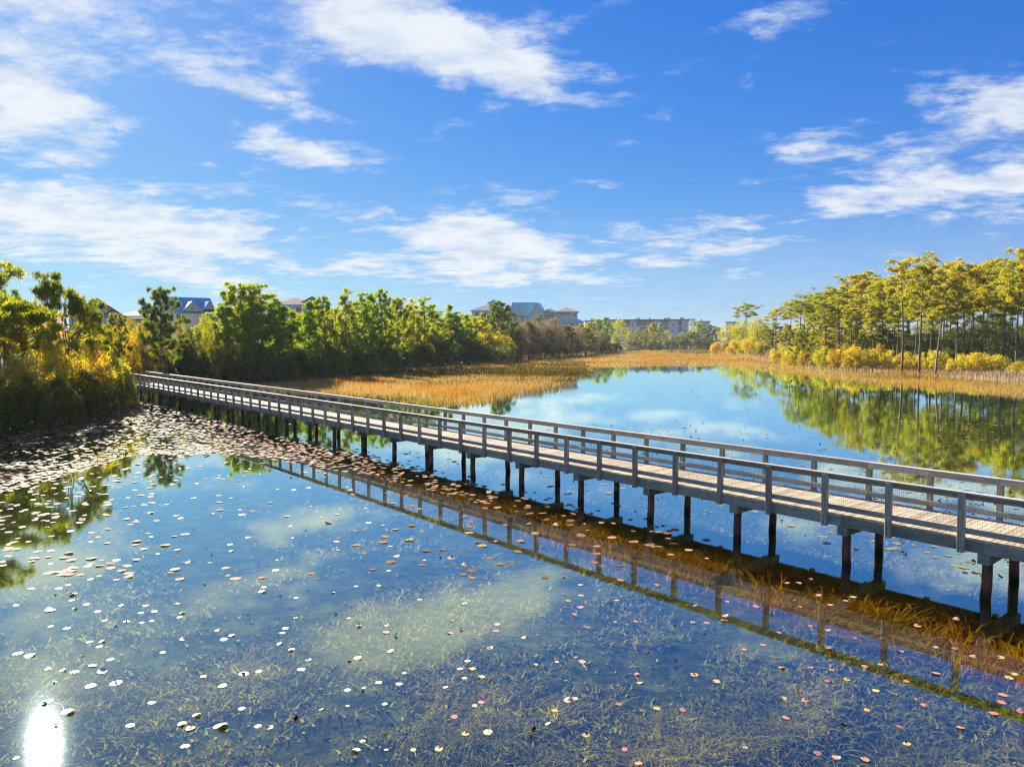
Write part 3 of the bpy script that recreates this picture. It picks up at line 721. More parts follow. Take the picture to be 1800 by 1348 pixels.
def twig_tree(H=8.0, Wd=3.4):
    tb = MB(); tb.tube(bend((0, 0, 0), (0, .2, H * .7), 5, .03), [.14, .12, .09, .06, .03], 6)
    C = []
    for i in range(170):
        t = rs.uniform(0, 1); a = rs.uniform(0, 6.283); rr = Wd * math.sin(math.pi * min(.95, t * .8 + .18)) ** .6 * rs.uniform(.3, 1.05)
        C.append((rr * math.cos(a), rr * math.sin(a), H * (.12 + .88 * t) * rs.uniform(.93, 1.04)))
    C = np.array(C)
    for c in C[::4]: tb.tube(bend((0, 0, max(.3, c[2] * .5)), c, 4, .08), [.04, .03, .02, .008], 4, False)
    P_ = np.repeat(C, 10, 0) + rs.normal(size=(len(C) * 10, 3)) * .42
    V, F, r_ = needle_tufts(P_, 5, .5, .036, .5)
    return tb.mesh('trunk', 'bark', True), mesh_np('crown', V, F, 'grey_twigs', r_)

PROTO = {
    'tall': ([tall_pine(20, 0) for _ in range(8)], 21.3), 'umbrella': ([tall_pine(20, 1) for _ in range(4)], 20.8),
    'young': ([young_pine(12, w_, d_) for w_, d_ in ((1, 1), (1.25, 1.1), (.85, .9), (1.4, 1.25), (1.1, .8), (.75, 1))], 12.6),
    'gnarly': ([gnarly_pine(13, s_, f_) for s_, f_ in ((1, .32), (.75, .42), (1.1, .28))], 12.0),
    'round': ([round_tree(9, w_) for w_ in (3.2, 4.0, 3.6)], 9.4),
    'yround': ([round_tree(9, w_, 'yellow_leaves') for w_ in (3.4, 3.9)], 9.4),
    'shrub': ([shrub(3, w_) for w_ in (2.0, 2.6, 2.2)], 3.2), 'yshrub': ([shrub(3, w_, 'yellow_leaves') for w_ in (2.0, 2.7, 2.3)], 3.2),
    'twig': ([twig_tree(8, w_) for w_ in (2.8, 3.6)], 8.4),
    'shrub+': ([shrub(5.6, w_, 'broad_leaves', 120, 80, .19) for w_ in (2.3, 2.7)], 6.0), 'yshrub+': ([shrub(5.6, w_, 'yellow_leaves', 120, 80, .19) for w_ in (2.2, 2.6, 2.9)], 6.0)}
NAMES = {'tall': 'pine_tree', 'umbrella': 'pine_tree', 'young': 'pine_tree', 'gnarly': 'pine_tree', 'round': 'broadleaf_tree', 'yround': 'broadleaf_tree',
         'shrub': 'shrub', 'yshrub': 'shrub', 'twig': 'bare_tree'}
CATS = {'pine_tree': 'pine tree', 'broadleaf_tree': 'tree', 'shrub': 'shrub', 'bare_tree': 'tree'}
prnd = random.Random(77); PLACED = []
def plant(kind, px, base, top, wid=None, col=(1, 1, 1), label=None, group=None, var=None, rz=None, jit=.06):
    """base/top: photo rows of the foot and the tip; wid: crown width in photo pixels"""
    protos, H0 = PROTO[kind]
    g = G(px, base, .4); x, y = g; d = y; z = hz(x, y) - .12
    h = CAM_H + (HOR - top) / F_PX * d - z; s_ = h / H0
    if kind in ('shrub', 'yshrub') and wid and h > .95 * wid / F_PX * d:
        protos, H0 = PROTO[kind + '+']; s_ = h / H0; var = None
    if kind == 'yshrub': col = (col[0] * .92, max(col[1], .95), col[2])
    if kind in ('shrub', 'round', 'twig', 'yshrub', 'yround'): col = tuple(min(c_ * 1.35, 2.6) for c_ in col)
    tr, cr = protos[prnd.randrange(len(protos)) if var is None else var]
    sx = s_
    if wid:
        ext = max(v.co.x for v in cr.vertices) - min(v.co.x for v in cr.vertices); sx = wid / F_PX * d / ext
    rz = prnd.uniform(0, 6.28) if rz is None else rz
    nm = NAMES[kind]; t = empty(nm, (x, y, z), rz, label, CATS[nm], group); t.scale = (sx, sx, s_)
    if kind in ('tall', 'umbrella', 'young', 'gnarly'): t.rotation_euler = (prnd.gauss(0, .025), prnd.gauss(0, .025), rz)
    c = tuple(col[i] * prnd.uniform(1 - jit, 1 + jit) for i in range(3))
    tn = 'stem' if nm == 'shrub' else 'trunk'
    obj(tn, tr, t); obj('crown', cr, t, color=c)
    PLACED.append((t, px, base, group, kind)); return t
GREEN = (1.7, 1.75, 1.1); DEEP = (1.05, 1.45, 1.2); BLUISH = (.8, 1.05, 1.15); LIME = (2.3, 1.8, .8); GOLD = (1.7, 1.15, .5); OLIVE = (1.5, 1.25, .8)

# --- left foreground cluster
plant('gnarly', -70, 738, 392, 300, OLIVE, 'big pine at the left edge whose branch tip reaches into the sky', var=0, rz=.4)
plant('gnarly', 22, 722, 516, 170, (1.6, 1.35, .6), 'crooked yellow-green pine with forked grey limbs at the left edge of the pond', var=2, rz=1.0)
plant('gnarly', 8, 690, 497, 90, BLUISH, 'blue-green pine top peeping out behind the crooked left-edge pine', var=1)
plant('gnarly', 132, 712, 480, 112, (1.1, 1.05, .65), 'open flat-topped pine standing highest over the yellow shrubs', var=1, rz=2.2)
plant('gnarly', 165, 700, 532, 100, (1.5, 1.3, .6), 'bushy yellow-green pine right under the flat-topped pine', var=0, rz=3.0)
plant('young', 205, 690, 548, 70, (1.4, 1.2, .6), 'small pine in front of the brown tiled house')
plant('yround', 95, 690, 545, 60, (1.15, .62, .4), 'round tree with orange-red autumn leaves behind the left shrubs')
plant('gnarly', 60, 705, 560, 130, (1.6, 1.3, .55), 'low spreading yellow-green pine between the two left pines', var=2)
plant('young', 285, 676, 503, 92, (.75, .95, 1.0), 'lone dark pine with domed top between the tiled and the blue roof', var=3, rz=.5)
plant('shrub', 338, 672, 560, 66, (.5, .7, .8), 'dark round shrub right of the lone domed pine')
for i, (px, b_, t_, w_, kd, c) in enumerate([
    (-30, 746, 612, 120, 'yshrub', (1.0, 1.0, .9)), (30, 738, 612, 100, 'yshrub', (1, 1, 1)), (75, 731, 590, 110, 'yshrub', (1, 1.05, 1)), (120, 722, 598, 100, 'yshrub', (.95, 1, 1)),
    (165, 716, 596, 100, 'yshrub', (1, .9, 1)), (200, 708, 612, 80, 'yshrub', (.8, .85, 1)), (52, 742, 650, 110, 'shrub', (1.0, .8, .5)), (-8, 748, 645, 90, 'shrub', (1.0, .85, .5)), (105, 734, 655, 100, 'shrub', (.9, .8, .5)),
    (150, 723, 640, 90, 'shrub', (.75, .7, .5)), (188, 713, 628, 70, 'shrub', (.6, .62, .5)), (212, 705, 640, 56, 'shrub', (.7, .62, .5)), (135, 726, 680, 70, 'shrub', (.7, .6, .4)), (75, 737, 690, 80, 'shrub', (.8, .65, .4)),
    (20, 745, 690, 90, 'shrub', (.8, .7, .4)), (178, 717, 668, 60, 'shrub', (.5, .5, .42)), (222, 700, 655, 40, 'shrub', (.5, .5, .45))]):
    plant(kd, px, b_, t_, w_, c, group='near left bank')
for i, (px, b_, t_, w_, kd, c) in enumerate([
    (215, 684, 570, 70, 'yround', (1, .9, .8)), (180, 690, 575, 90, 'yround', (.9, 1, .8)), (240, 680, 590, 70, 'shrub', (1.0, .9, .6)), (232, 677, 612, 60, 'yshrub', (1.1, .9, .9)), (262, 675, 630, 44, 'yshrub', (1.1, .8, .9)), (280, 674, 600, 60, 'shrub', (.9, .8, .5)),
    (305, 672, 612, 60, 'shrub', (.6, .68, .5)), (330, 671, 590, 70, 'shrub', (.7, .75, .5)), (362, 670, 585, 60, 'yshrub', (.9, .95, .8)), (350, 670, 618, 60, 'shrub', (.5, .6, .55)), (385, 669, 600, 60, 'shrub', (.9, .8, .6)),
    (410, 668, 618, 50, 'shrub', (.6, .7, .5)), (412, 665, 600, 40, 'yshrub', (.9, .9, .8)), (440, 667, 612, 60, 'shrub', (.75, .75, .5)), (470, 667, 622, 60, 'shrub', (.6, .7, .55)), (500, 665, 615, 60, 'shrub', (.7, .75, .55)), (530, 662, 612, 55, 'shrub', (.55, .7, .6)),
    (560, 659, 618, 60, 'shrub', (.6, .7, .55)), (590, 656, 622, 50, 'shrub', (.8, .85, .5)), (620, 653, 612, 60, 'shrub', (.5, .75, .6)), (650, 650, 606, 60, 'shrub', (.5, .8, .6)), (685, 645, 605, 60, 'shrub', (.5, .75, .6)), (715, 641, 602, 60, 'shrub', (.45, .7, .6)),
    (745, 639, 598, 60, 'shrub', (.7, .8, .5)), (775, 637, 600, 50, 'shrub', (.8, .85, .5)), (805, 636, 600, 50, 'shrub', (.45, .65, .65)), (835, 634, 602, 50, 'shrub', (.4, .6, .6)), (300, 676, 640, 40, 'shrub', (.5, .5, .4))]):
    plant(kd, px, b_, t_, w_, c, group='undergrowth beyond the boardwalk')
plant('yround', 862, 632, 582, 100, (1.05, 1.2, .8), 'wide bright yellow bush in front of the white building')
plant('shrub', 870, 634, 606, 110, (.4, .6, .6), 'dark low shrub at the foot of the wide yellow bush')
# --- pines of the long left tree line
for px, b_, t_, w_, c in [(395, 664, 530, 70, GREEN), (428, 662, 497, 84, GREEN), (462, 661, 499, 76, GREEN), (445, 660, 520, 80, DEEP), (490, 660, 530, 70, DEEP), (517, 659, 545, 60, GREEN), (545, 656, 528, 56, DEEP), (574, 655, 518, 54, GREEN),
    (560, 650, 540, 60, OLIVE), (607, 651, 508, 50, GREEN), (632, 648, 513, 50, GREEN), (655, 646, 516, 50, DEEP), (674, 645, 506, 52, GREEN), (702, 642, 521, 48, GREEN), (722, 640, 526, 44, LIME), (746, 638, 522, 50, GREEN), (590, 648, 540, 56, LIME), (618, 645, 535, 56, LIME), (645, 642, 538, 50, OLIVE),
    (765, 636, 545, 44, OLIVE), (788, 634, 534, 46, GREEN), (808, 634, 548, 40, DEEP), (822, 633, 552, 40, GREEN), (838, 631, 556, 40, LIME), (690, 636, 536, 54, LIME), (730, 634, 545, 50, OLIVE), (375, 664, 566, 60, OLIVE), (410, 655, 545, 70, LIME), (760, 632, 540, 48, GREEN), (530, 650, 550, 60, LIME), (480, 652, 548, 60, OLIVE), (350, 660, 575, 60, LIME)]:
    plant('young', px, b_, t_, w_ * 1.35, c, group='tree line beyond the boardwalk')
plant('young', 873, 629, 528, 66, (.8, .9, 1.0), 'tallest grey-green pine in front of the white buildings', var=3)
plant('young', 893, 627, 536, 44, (.8, .9, .95), 'grey-green pine just right of the tallest one by the white buildings')
plant('young', 852, 630, 549, 40, LIME, 'light green small pine left of the tallest grey-green pine')
for px, b_, t_, w_, kd, c in [(905, 627, 570, 60, 'twig', (1, .95, .9)), (930, 626, 562, 60, 'twig', (.9, .85, .85)), (948, 624, 553, 50, 'young', (.75, .75, .8)), (968, 623, 560, 56, 'twig', (1.1, 1, .9)), (975, 622, 558, 40, 'young', (.8, .9, .7)),
    (992, 622, 572, 60, 'twig', (1.2, 1.1, .9)), (915, 626, 600, 70, 'shrub', (.6, .55, .6)), (945, 625, 598, 70, 'shrub', (.6, .52, .55)), (975, 623, 598, 60, 'shrub', (.65, .6, .55)), (1003, 621, 596, 60, 'shrub', (.7, .6, .55)), (1030, 619, 596, 60, 'twig', (.8, .75, .7)), (1012, 620, 584, 50, 'twig', (.9, .9, .8)),
    (1055, 617, 600, 50, 'shrub', (.75, .55, .5)), (1078, 615, 602, 40, 'shrub', (.8, .55, .45)), (880, 630, 596, 70, 'twig', (.9, .9, .8)), (1045, 618, 592, 50, 'twig', (.9, .85, .7))]:
    plant(kd, px, b_, t_, w_, c, group='thicket before the white buildings')
for px, b_, t_, w_, kd, c in [(1020, 617, 568, 26, 'young', GREEN), (1035, 616, 566, 30, 'young', LIME), (1052, 616, 560, 36, 'young', GREEN), (1066, 614, 557, 30, 'young', DEEP), (1088, 613, 562, 44, 'round', (1.8, 1.75, .7)), (1108, 610, 582, 26, 'round', (1.3, 1.4, .8)), (1122, 610, 576, 20, 'young', GREEN),
    (1135, 610, 578, 24, 'round', (.9, 1.0, .7)), (1146, 609.5, 566, 24, 'young', LIME), (1160, 609.5, 568, 26, 'young', GREEN), (1172, 609.5, 580, 26, 'round', (1.5, 1.4, .7)), (1186, 609.5, 588, 20, 'round', (.45, .6, .7)), (1200, 609.5, 584, 30, 'round', (.9, 1.1, .8)), (1214, 609.5, 582, 26, 'young', DEEP), (1228, 609.5, 566, 34, 'young', GREEN),
    (1246, 609.5, 570, 30, 'young', BLUISH), (1260, 609.5, 574, 30, 'young', GREEN), (1112, 610, 597, 30, 'shrub', (.8, .55, .4)), (1130, 609.5, 596, 34, 'shrub', (.8, .6, .4)), (1152, 609.5, 598, 34, 'shrub', (.5, .5, .4)), (1178, 609.5, 598, 34, 'shrub', (.5, .6, .5)), (1204, 609.5, 596, 34, 'shrub', (.7, .75, .5)), (1232, 609.5, 597, 34, 'shrub', (.7, .75, .5)), (1250, 609.5, 597, 30, 'shrub', (.5, .6, .5))]:
    plant(kd, px, b_, t_, w_, c, group='plants before the apartment block')
# --- right bank
for px, b_, t_, w_, c, kd in [(1282, 616, 568, 50, (1.7, 1.5, .6), 'round'), (1305, 618, 559, 54, (1.6, 1.5, .6), 'round'), (1332, 620, 558, 56, (1.6, 1.5, .6), 'round'), (1358, 620, 566, 50, (1.5, 1.4, .6), 'young'), (1382, 622, 568, 44, (1.6, 1.4, .6), 'young'), (1300, 615, 574, 50, (1.5, 1.35, .6), 'young'), (1345, 618, 574, 56, (1.4, 1.3, .6), 'round'), (1405, 622, 575, 44, (1.6, 1.4, .6), 'young'), (1430, 624, 580, 50, (1.5, 1.3, .6), 'young'), (1460, 626, 582, 56, (1.5, 1.4, .6), 'young'), (1500, 630, 585, 60, (1.5, 1.3, .6), 'young'), (1545, 632, 588, 60, (1.4, 1.3, .6), 'young')]:
    plant(kd, px, b_, t_, w_, c, group='left end of the right bank')
for px, b_, t_, kd in [(1311, 616, 537, 'umbrella'), (1364, 618, 545, 'umbrella'), (1389, 622, 534, 'umbrella'), (1403, 634, 528, 'umbrella'), (1419, 626, 519, 'umbrella'), (1439, 634, 522, 'umbrella'), (1449, 638, 530, 'tall'), (1467, 632, 506, 'tall'), (1473, 636, 514, 'umbrella'), (1488, 632, 500, 'tall'), (1501, 634, 487, 'umbrella'),
    (1512, 636, 494, 'tall'), (1529, 632, 487, 'umbrella'), (1542, 635, 500, 'tall'), (1553, 641, 498, 'tall'), (1568, 641, 500, 'tall'), (1586, 650, 456, 'umbrella'), (1600, 636, 474, 'tall'), (1617, 653, 462, 'tall'), (1629, 634, 472, 'tall'), (1644, 655, 486, 'tall'), (1656, 642, 460, 'tall'),
    (1668, 637, 480, 'tall'), (1694, 647, 463, 'tall'), (1708, 647, 470, 'tall'), (1722, 634, 461, 'tall'), (1741, 634, 475, 'tall'), (1784, 654, 447, 'tall'), (1808, 640, 458, 'tall'), (1765, 636, 462, 'tall'), (1835, 655, 440, 'tall'), (1870, 645, 450, 'tall')]:
    plant(kd, px, b_, t_, None if kd == 'tall' else 62 if px < 1450 else 92, [(2.2, 1.65, .55), (1.8, 1.5, .6), (2.4, 1.7, .5), (1.5, 1.35, .6)][int(px) % 4], group='right-bank grove')
for px, b_, t_ in [(1412, 632, 541), (1432, 634, 548), (1458, 636, 536), (1478, 634, 543), (1496, 640, 530), (1519, 640, 524), (1536, 642, 532), (1560, 638, 520), (1577, 644, 512), (1606, 646, 508), (1634, 648, 512), (1681, 650, 500), (1730, 650, 498), (1757, 652, 490)]:
    plant('tall', px, b_, t_, None, [(2.1, 1.65, .55), (1.6, 1.4, .6)][int(px) % 2], group='right-bank grove')
for i in range(30):
    px = prnd.uniform(1425, 1890); plant('tall', px, prnd.uniform(622, 634), prnd.uniform(500, 525) - (px - 1425) * .11 + 8, None, (1.55, 1.35, .6), group='back of the right-bank grove')
for px, b_, t_, w_, c in [(1600, 640, 590, 70, (.4, .5, .5)), (1640, 640, 585, 70, (.35, .5, .5)), (1680, 642, 575, 80, (.4, .5, .45)), (1720, 642, 566, 90, (.38, .45, .4)), (1765, 645, 560, 90, (.38, .45, .4)), (1800, 648, 570, 80, (.4, .5, .45)), (1845, 650, 570, 80, (.4, .5, .45)), (1560, 636, 592, 60, (.6, .7, .5)), (1745, 640, 548, 70, (.5, .6, .45))]:
    plant('round', px, b_, t_, w_, c, group='dark trees under the right-bank pines')
for px, b_, t_, w_, kd, c in [(1258, 617, 600, 24, 'yshrub', (1.1, .75, .8)), (1275, 619, 602, 26, 'shrub', (1.2, .9, .5)), (1292, 621, 596, 40, 'yshrub', (1, .65, .8)), (1318, 623, 592, 50, 'yshrub', (1, .7, .8)), (1340, 625, 600, 40, 'shrub', (1.2, 1, .5)), (1372, 634, 604, 46, 'yshrub', (1, .95, .8)), (1395, 639, 606, 50, 'yshrub', (.95, .9, .8)), (1420, 641, 612, 46, 'shrub', (1.6, 1.2, .6)),
    (1445, 643, 610, 50, 'yshrub', (.8, .7, .8)), (1472, 644, 612, 50, 'yshrub', (1, .8, .8)), (1500, 645, 608, 54, 'yshrub', (1, .75, .8)), (1530, 646, 612, 54, 'yshrub', (.9, .7, .8)), (1562, 647, 616, 50, 'yshrub', (1, 1, .8)), (1590, 648, 618, 50, 'yshrub', (1, .9, .8)), (1618, 649, 620, 40, 'yshrub', (.9, .9, .8)), (1645, 650, 614, 52, 'yshrub', (1, 1.05, .8)),
    (1688, 652, 622, 50, 'yshrub', (1.05, 1.05, .8)), (1718, 653, 618, 64, 'yshrub', (1.05, 1.1, .8)), (1750, 654, 624, 60, 'yshrub', (1, 1.05, .8)), (1790, 657, 634, 40, 'yshrub', (.9, .9, .8)), (1830, 660, 625, 60, 'yshrub', (1, 1, .8)), (1486, 640, 606, 40, 'shrub', (1.4, 1.1, .6)), (1545, 642, 606, 40, 'shrub', (1.4, 1.1, .6)), (1410, 636, 600, 50, 'shrub', (1.5, 1.2, .6)), (1605, 645, 612, 40, 'shrub', (.7, .7, .5)), (1665, 648, 610, 40, 'shrub', (.5, .6, .45))]:
    plant(kd, px, b_, t_, w_, c, group='foot of the right-bank pines')
# --- fill behind
for px, b_, t_, w_, c in [(990, 621, 578, 40, (1.2, 1.0, .7)), (1008, 620, 573, 36, (1.0, .85, .65)), (1022, 619, 576, 34, (1.3, 1.1, .7)), (1036, 618, 580, 34, (1.0, .9, .6)), (958, 623, 572, 44, (1.0, .85, .7)), (932, 625, 566, 44, (1.2, 1.1, .7)), (1050, 617, 584, 30, (1.3, 1.2, .7)), (362, 668, 552, 52, (1.4, 1.4, .8)), (318, 670, 566, 40, (1.3, 1.1, .7)), (252, 676, 566, 44, (1.6, 1.3, .7)), (233, 678, 556, 40, (1.4, 1.2, .7))]:
    plant('round', px, b_, t_, w_, c, group='leafy screen before the houses')
for i in range(40):
    px = 290 + i * 14.2 + prnd.uniform(-6, 6); bb = float(np.interp(px, [290, 400, 500, 590, 700, 850], [674, 668, 665, 655, 641, 632])) - prnd.uniform(0, 4)
    plant('shrub', px, bb, bb - prnd.uniform(34, 62), prnd.uniform(44, 66), [(.45, .65, .55), (.65, .8, .5), (.35, .55, .55), (.9, .9, .5)][(i * 3) % 4], group='low thicket of the tree line')
for i in range(16):
    px = 895 + i * 11 + prnd.uniform(-3, 3); bb = float(np.interp(px, [895, 950, 1060], [628, 625, 618]))
    plant('twig' if i % 3 else 'young', px, bb, float(np.interp(px, [895, 950, 1010, 1060], [568, 566, 576, 584])) + prnd.uniform(-4, 8), 46, [(1.1, 1, .9), (.9, .85, .85), (1.2, 1.1, .8)][i % 3], group='back of the grey thicket')
for i in range(14):
    px = 1405 + i * 21 + prnd.uniform(-5, 5); plant('young', px, prnd.uniform(628, 640), prnd.uniform(566, 592), prnd.uniform(40, 60), [(1.7, 1.45, .6), (1.4, 1.3, .6), (1.9, 1.5, .55)][i % 3], group='young growth of the right-bank grove')
for i in range(26):
    px = 395 + i * 19 + prnd.uniform(-6, 6); bb = float(np.interp(px, [390, 600, 800, 900], [656, 644, 630, 626]))
    plant('round', px, bb, bb - prnd.uniform(52, 78), prnd.uniform(50, 76), [(.6, .8, .6), (.9, 1.0, .6), (1.1, 1.1, .6), (.5, .7, .65)][i % 4], group='leafy layer of the tree line')
for i in range(14):
    px = 1425 + i * 32 + prnd.uniform(-6, 6); plant('round', px, 632 + i * .8, 590 - i * 1.4 + prnd.uniform(-6, 8), 64, [(1.4, 1.2, .6), (1.0, 1.0, .5), (.7, .8, .5)][i % 3], group='leafy layer of the right-bank grove')
for i in range(16): plant('young', prnd.uniform(-150, 420), prnd.uniform(640, 652), prnd.uniform(556, 572), 60, OLIVE, group='wood behind the left bank')
for i in range(22): plant('young', prnd.uniform(430, 900), prnd.uniform(624, 632), prnd.uniform(548, 566), 50, GREEN, group='wood behind the tree line')
for i in range(14): plant('young', prnd.uniform(1290, 1560), prnd.uniform(609, 614), prnd.uniform(572, 580), 44, LIME, group='wood behind the right bank')
for i in range(10): plant('round', prnd.uniform(1560, 1880), prnd.uniform(622, 630), prnd.uniform(560, 580), 70, (.6, .7, .5), group='wood behind the right-bank grove')

for i in range(16):
    plant(['young', 'gnarly', 'round'][i % 3], -180 - i * 42, prnd.uniform(690, 745), prnd.uniform(500, 560), 110, [OLIVE, LIME, GREEN][i % 3], group='bank beyond the left edge')
for i in range(12):
    plant(['yshrub', 'shrub'][i % 2], -150 - i * 50, 756 + i * 3, 650, 130, (1, 1, .8), group='bank beyond the left edge')
ONES = ['', 'first', 'second', 'third', 'fourth', 'fifth', 'sixth', 'seventh', 'eighth', 'ninth', 'tenth', 'eleventh', 'twelfth', 'thirteenth', 'fourteenth', 'fifteenth', 'sixteenth', 'seventeenth', 'eighteenth', 'nineteenth']
TENS = {2: ('twentieth', 'twenty'), 3: ('thirtieth', 'thirty'), 4: ('fortieth', 'forty'), 5: ('fiftieth', 'fifty'), 6: ('sixtieth', 'sixty')}
def ordinal(i):
    if i < 20: return ONES[i]
    a, b_ = divmod(i, 10); return TENS[a][0] if b_ == 0 else TENS[a][1] + '-' + ONES[b_]
LOOK = {'tall': 'tall slender pine', 'umbrella': 'slim pine with flat umbrella crown', 'young': 'full-crowned pine', 'gnarly': 'crooked pine', 'round': 'leafy rounded tree', 'yround': 'yellow-leaved tree', 'shrub': 'leafy green-brown shrub', 'yshrub': 'golden-yellow shrub', 'twig': 'nearly bare grey tree'}
grp = {}
for t, px, b_, g, kd in PLACED:
    if g: grp.setdefault(g, []).append((px, t, kd, b_))
for g, L in grp.items():
    by = {}
    for r_ in sorted(L, key=lambda a: a[0]): by.setdefault(LOOK[r_[2]], []).append(r_)
    for lk, rows in by.items():
        rows = [r_ for r_ in rows if -15 < r_[0] < 1815]
        for i, r_ in enumerate(rows):
            if len(rows) == 1: r_[1]['label'] = f'the only {lk} in the {g}'
            else: r_[1]['label'] = f'{ordinal(i + 1)} {lk} from the left in the {g}'

off = {}
for t, px, b_, g, kd in PLACED:
    if g and not -15 < px < 1815: off.setdefault((LOOK[kd], 'left' if px < 0 else 'right'), []).append((max(-px, px - 1800), t))
for (lk, sd), rows in off.items():
    for i, r_ in enumerate(sorted(rows, key=lambda a: a[0])): r_[1]['label'] = f'{ordinal(i + 1)} {lk} past the {sd} edge of the picture'

# ------------------------------------------------------------------ marsh and bank grass
def fan(n_, d0, d1, a0=-.72, a1=.72, power=0.0):
    a = rs.uniform(a0, a1, n_); d = d0 * (d1 / d0) ** rs.uniform(0, 1, n_); return np.sin(a) * d, np.cos(a) * d, d
def blades(x, y, z, L, Wd, lean=.3, segs=1, rv=None):
    n_ = len(x); th = rs.uniform(0, 6.283, n_); s_ = np.stack([np.cos(th), np.sin(th), np.zeros(n_)], 1) * (Wd / 2)[:, None]
    ln = rs.normal(size=(n_, 2)) * lean; P0 = np.stack([x, y, z], 1)
    if segs == 1:
        P1 = P0 + np.concatenate([ln * L[:, None], L[:, None]], 1)
        V = np.stack([P0 - s_, P0 + s_, P1], 1).reshape(-1, 3); F = np.arange(len(V)).reshape(-1, 3)
        return V, F, (rs.uniform(0, 1, n_) if rv is None else rv)
    rows = []
    for i in range(segs + 1):
        t = i / segs; c = P0 + np.concatenate([ln * (L * t ** 1.8)[:, None] * 2.0, (L * (t - .32 * t ** 2.5))[:, None]], 1); w__ = 1 - t * .85; rows += [c - s_ * w__, c + s_ * w__]
    V = np.stack(rows, 1).reshape(-1, 3); k_ = 2 * (segs + 1); b0 = np.arange(n_)[:, None] * k_
    F = np.concatenate([b0 + np.array([2 * i, 2 * i + 1, 2 * i + 3, 2 * i + 2]) for i in range(segs)], 0)
    r_ = rs.uniform(0, 1, n_) if rv is None else rv
    return V, F, np.tile(r_, segs)
MARSH = [tuple(G(*p)) for p in [(330, 676), (470, 690), (560, 694), (680, 704), (760, 711), (830, 714), (885, 708), (920, 698), (985, 688), (1010, 676), (1020, 660), (1055, 648), (1150, 644.5), (1290, 645), (1370, 657), (1440, 667), (1520, 675), (1620, 685), (1720, 695), (1830, 703), (2000, 732),
         (2100, 706), (1800, 674), (1600, 661), (1450, 649), (1360, 637), (1300, 618), (1250, 613.5), (1180, 613.5), (1100, 616.5), (1060, 622), (950, 630), (850, 636), (700, 646), (590, 660), (500, 670), (400, 673)]]
def vnoise(x, y, s_, seed):
    r_ = np.random.RandomState(seed); v = 0
    for o in range(5):
        a, b_, c, e = r_.uniform(.6, 1.5), r_.uniform(0, 6.28), r_.uniform(.6, 1.5), r_.uniform(0, 6.28); th = r_.uniform(0, 6.28)
        u = (x * math.cos(th) + y * math.sin(th)) / s_ * 2 ** (o * .6); v_ = (-x * math.sin(th) + y * math.cos(th)) / s_ * 2 ** (o * .6)
        v = v + np.sin(u * a + b_ + 1.7 * np.sin(v_ * c * .7 + e)) / 1.5 ** o
    return v / 2.2
x, y, d = fan(1100000, 55, 520)
ok = in_poly(x, y, MARSH); x, y, d = x[ok], y[ok], d[ok]
px_, py_ = proj(x, y, 0)
dens_ = np.ones(len(x))
band = (py_ > 639) & (py_ < 662) & (px_ < 1030) & (px_ > 480)                      # wetter strip with darker plants
dens_[band] = .10 + .75 * (vnoise(x, y, 12, 3)[band] > .2)
farb = (py_ < 625) & (px_ < 1300) & (px_ > 930); dens_[farb] *= .25 + .75 * (vnoise(x * .25, y * .08, 4, 9)[farb] > -.1)
edge = pdist(x, y, MARSH); dens_ *= np.clip(edge / 6 + .10 + .25 * vnoise(x, y, 2.2, 18), 0.02, 1) * np.clip(.80 + .45 * vnoise(x, y, 6, 8), .12, 1)
rb = (px_ > 1400) & (py_ > 668); dens_[rb] *= .8
ok = rs.uniform(0, 1, len(x)) < dens_; x, y, d = x[ok], y[ok], d[ok]
L = rs.uniform(.14, .52, len(x)) * (.85 + .35 * vnoise(x, y, 9, 5)); Wd = .027 * np.maximum(d / 80, .8)
V, F, r_ = blades(x, y, np.full(len(x), -.05), L, Wd, .22)
tag(obj('marsh_grass', mesh_np('marsh_grass', V, F, 'marsh_straw', r_)), 'golden orange marsh grass standing in the shallow water', 'grass', kind='stuff')
# darker green water plants in the wet strip and along the marsh rim
x, y, d = fan(150000, 60, 300); px_, py_ = proj(x, y, 0)
ok = in_poly(x, y, MARSH) & (py_ > 637) & (py_ < 664) & (px_ < 1035) & (px_ > 520) & (vnoise(x, y, 10, 3) < .35)
ok |= in_poly(x, y, MARSH) & (pdist(x, y, MARSH) < 3.5) & (py_ > 660) & (px_ < 1030) & (rs.uniform(0, 1, len(x)) < .35)
x, y, d = x[ok], y[ok], d[ok]
V, F, r_ = blades(x, y, np.full(len(x), -.03), rs.uniform(.2, .5, len(x)), .07 * np.maximum(d / 80, .8), .5)
tag(obj('marsh_weeds', mesh_np('marsh_weeds', V, F, 'marsh_green', r_)), 'dark green water plants between the marsh grass', 'water plants', kind='stuff')
# bank grass on the right bank and along the shores
x, y, d = fan(420000, 55, 520); ins = in_poly(x, y, LAKE); ds = pdist(x, y, LAKE); px_, py_ = proj(x, y, 0)
ok = (~ins) & (ds < 16) & (px_ > 1225) | ((ins) & (ds < 4) & (px_ > 1290)) | ((~ins) & (ds < 5) & (px_ < 1225) & (rs.uniform(0, 1, len(x)) < .5))
x, y, d = x[ok], y[ok], d[ok]; z = height(x, y)
V, F, r_ = blades(x, y, np.maximum(z, 0) - .05, rs.uniform(.35, .85, len(x)), .045 * np.maximum(d / 80, .8), .3)
tag(obj('bank_grass', mesh_np('bank_grass', V, F, 'bank_straw', r_)), 'dry pinkish tan grass on the banks of the pond', 'grass', kind='stuff')

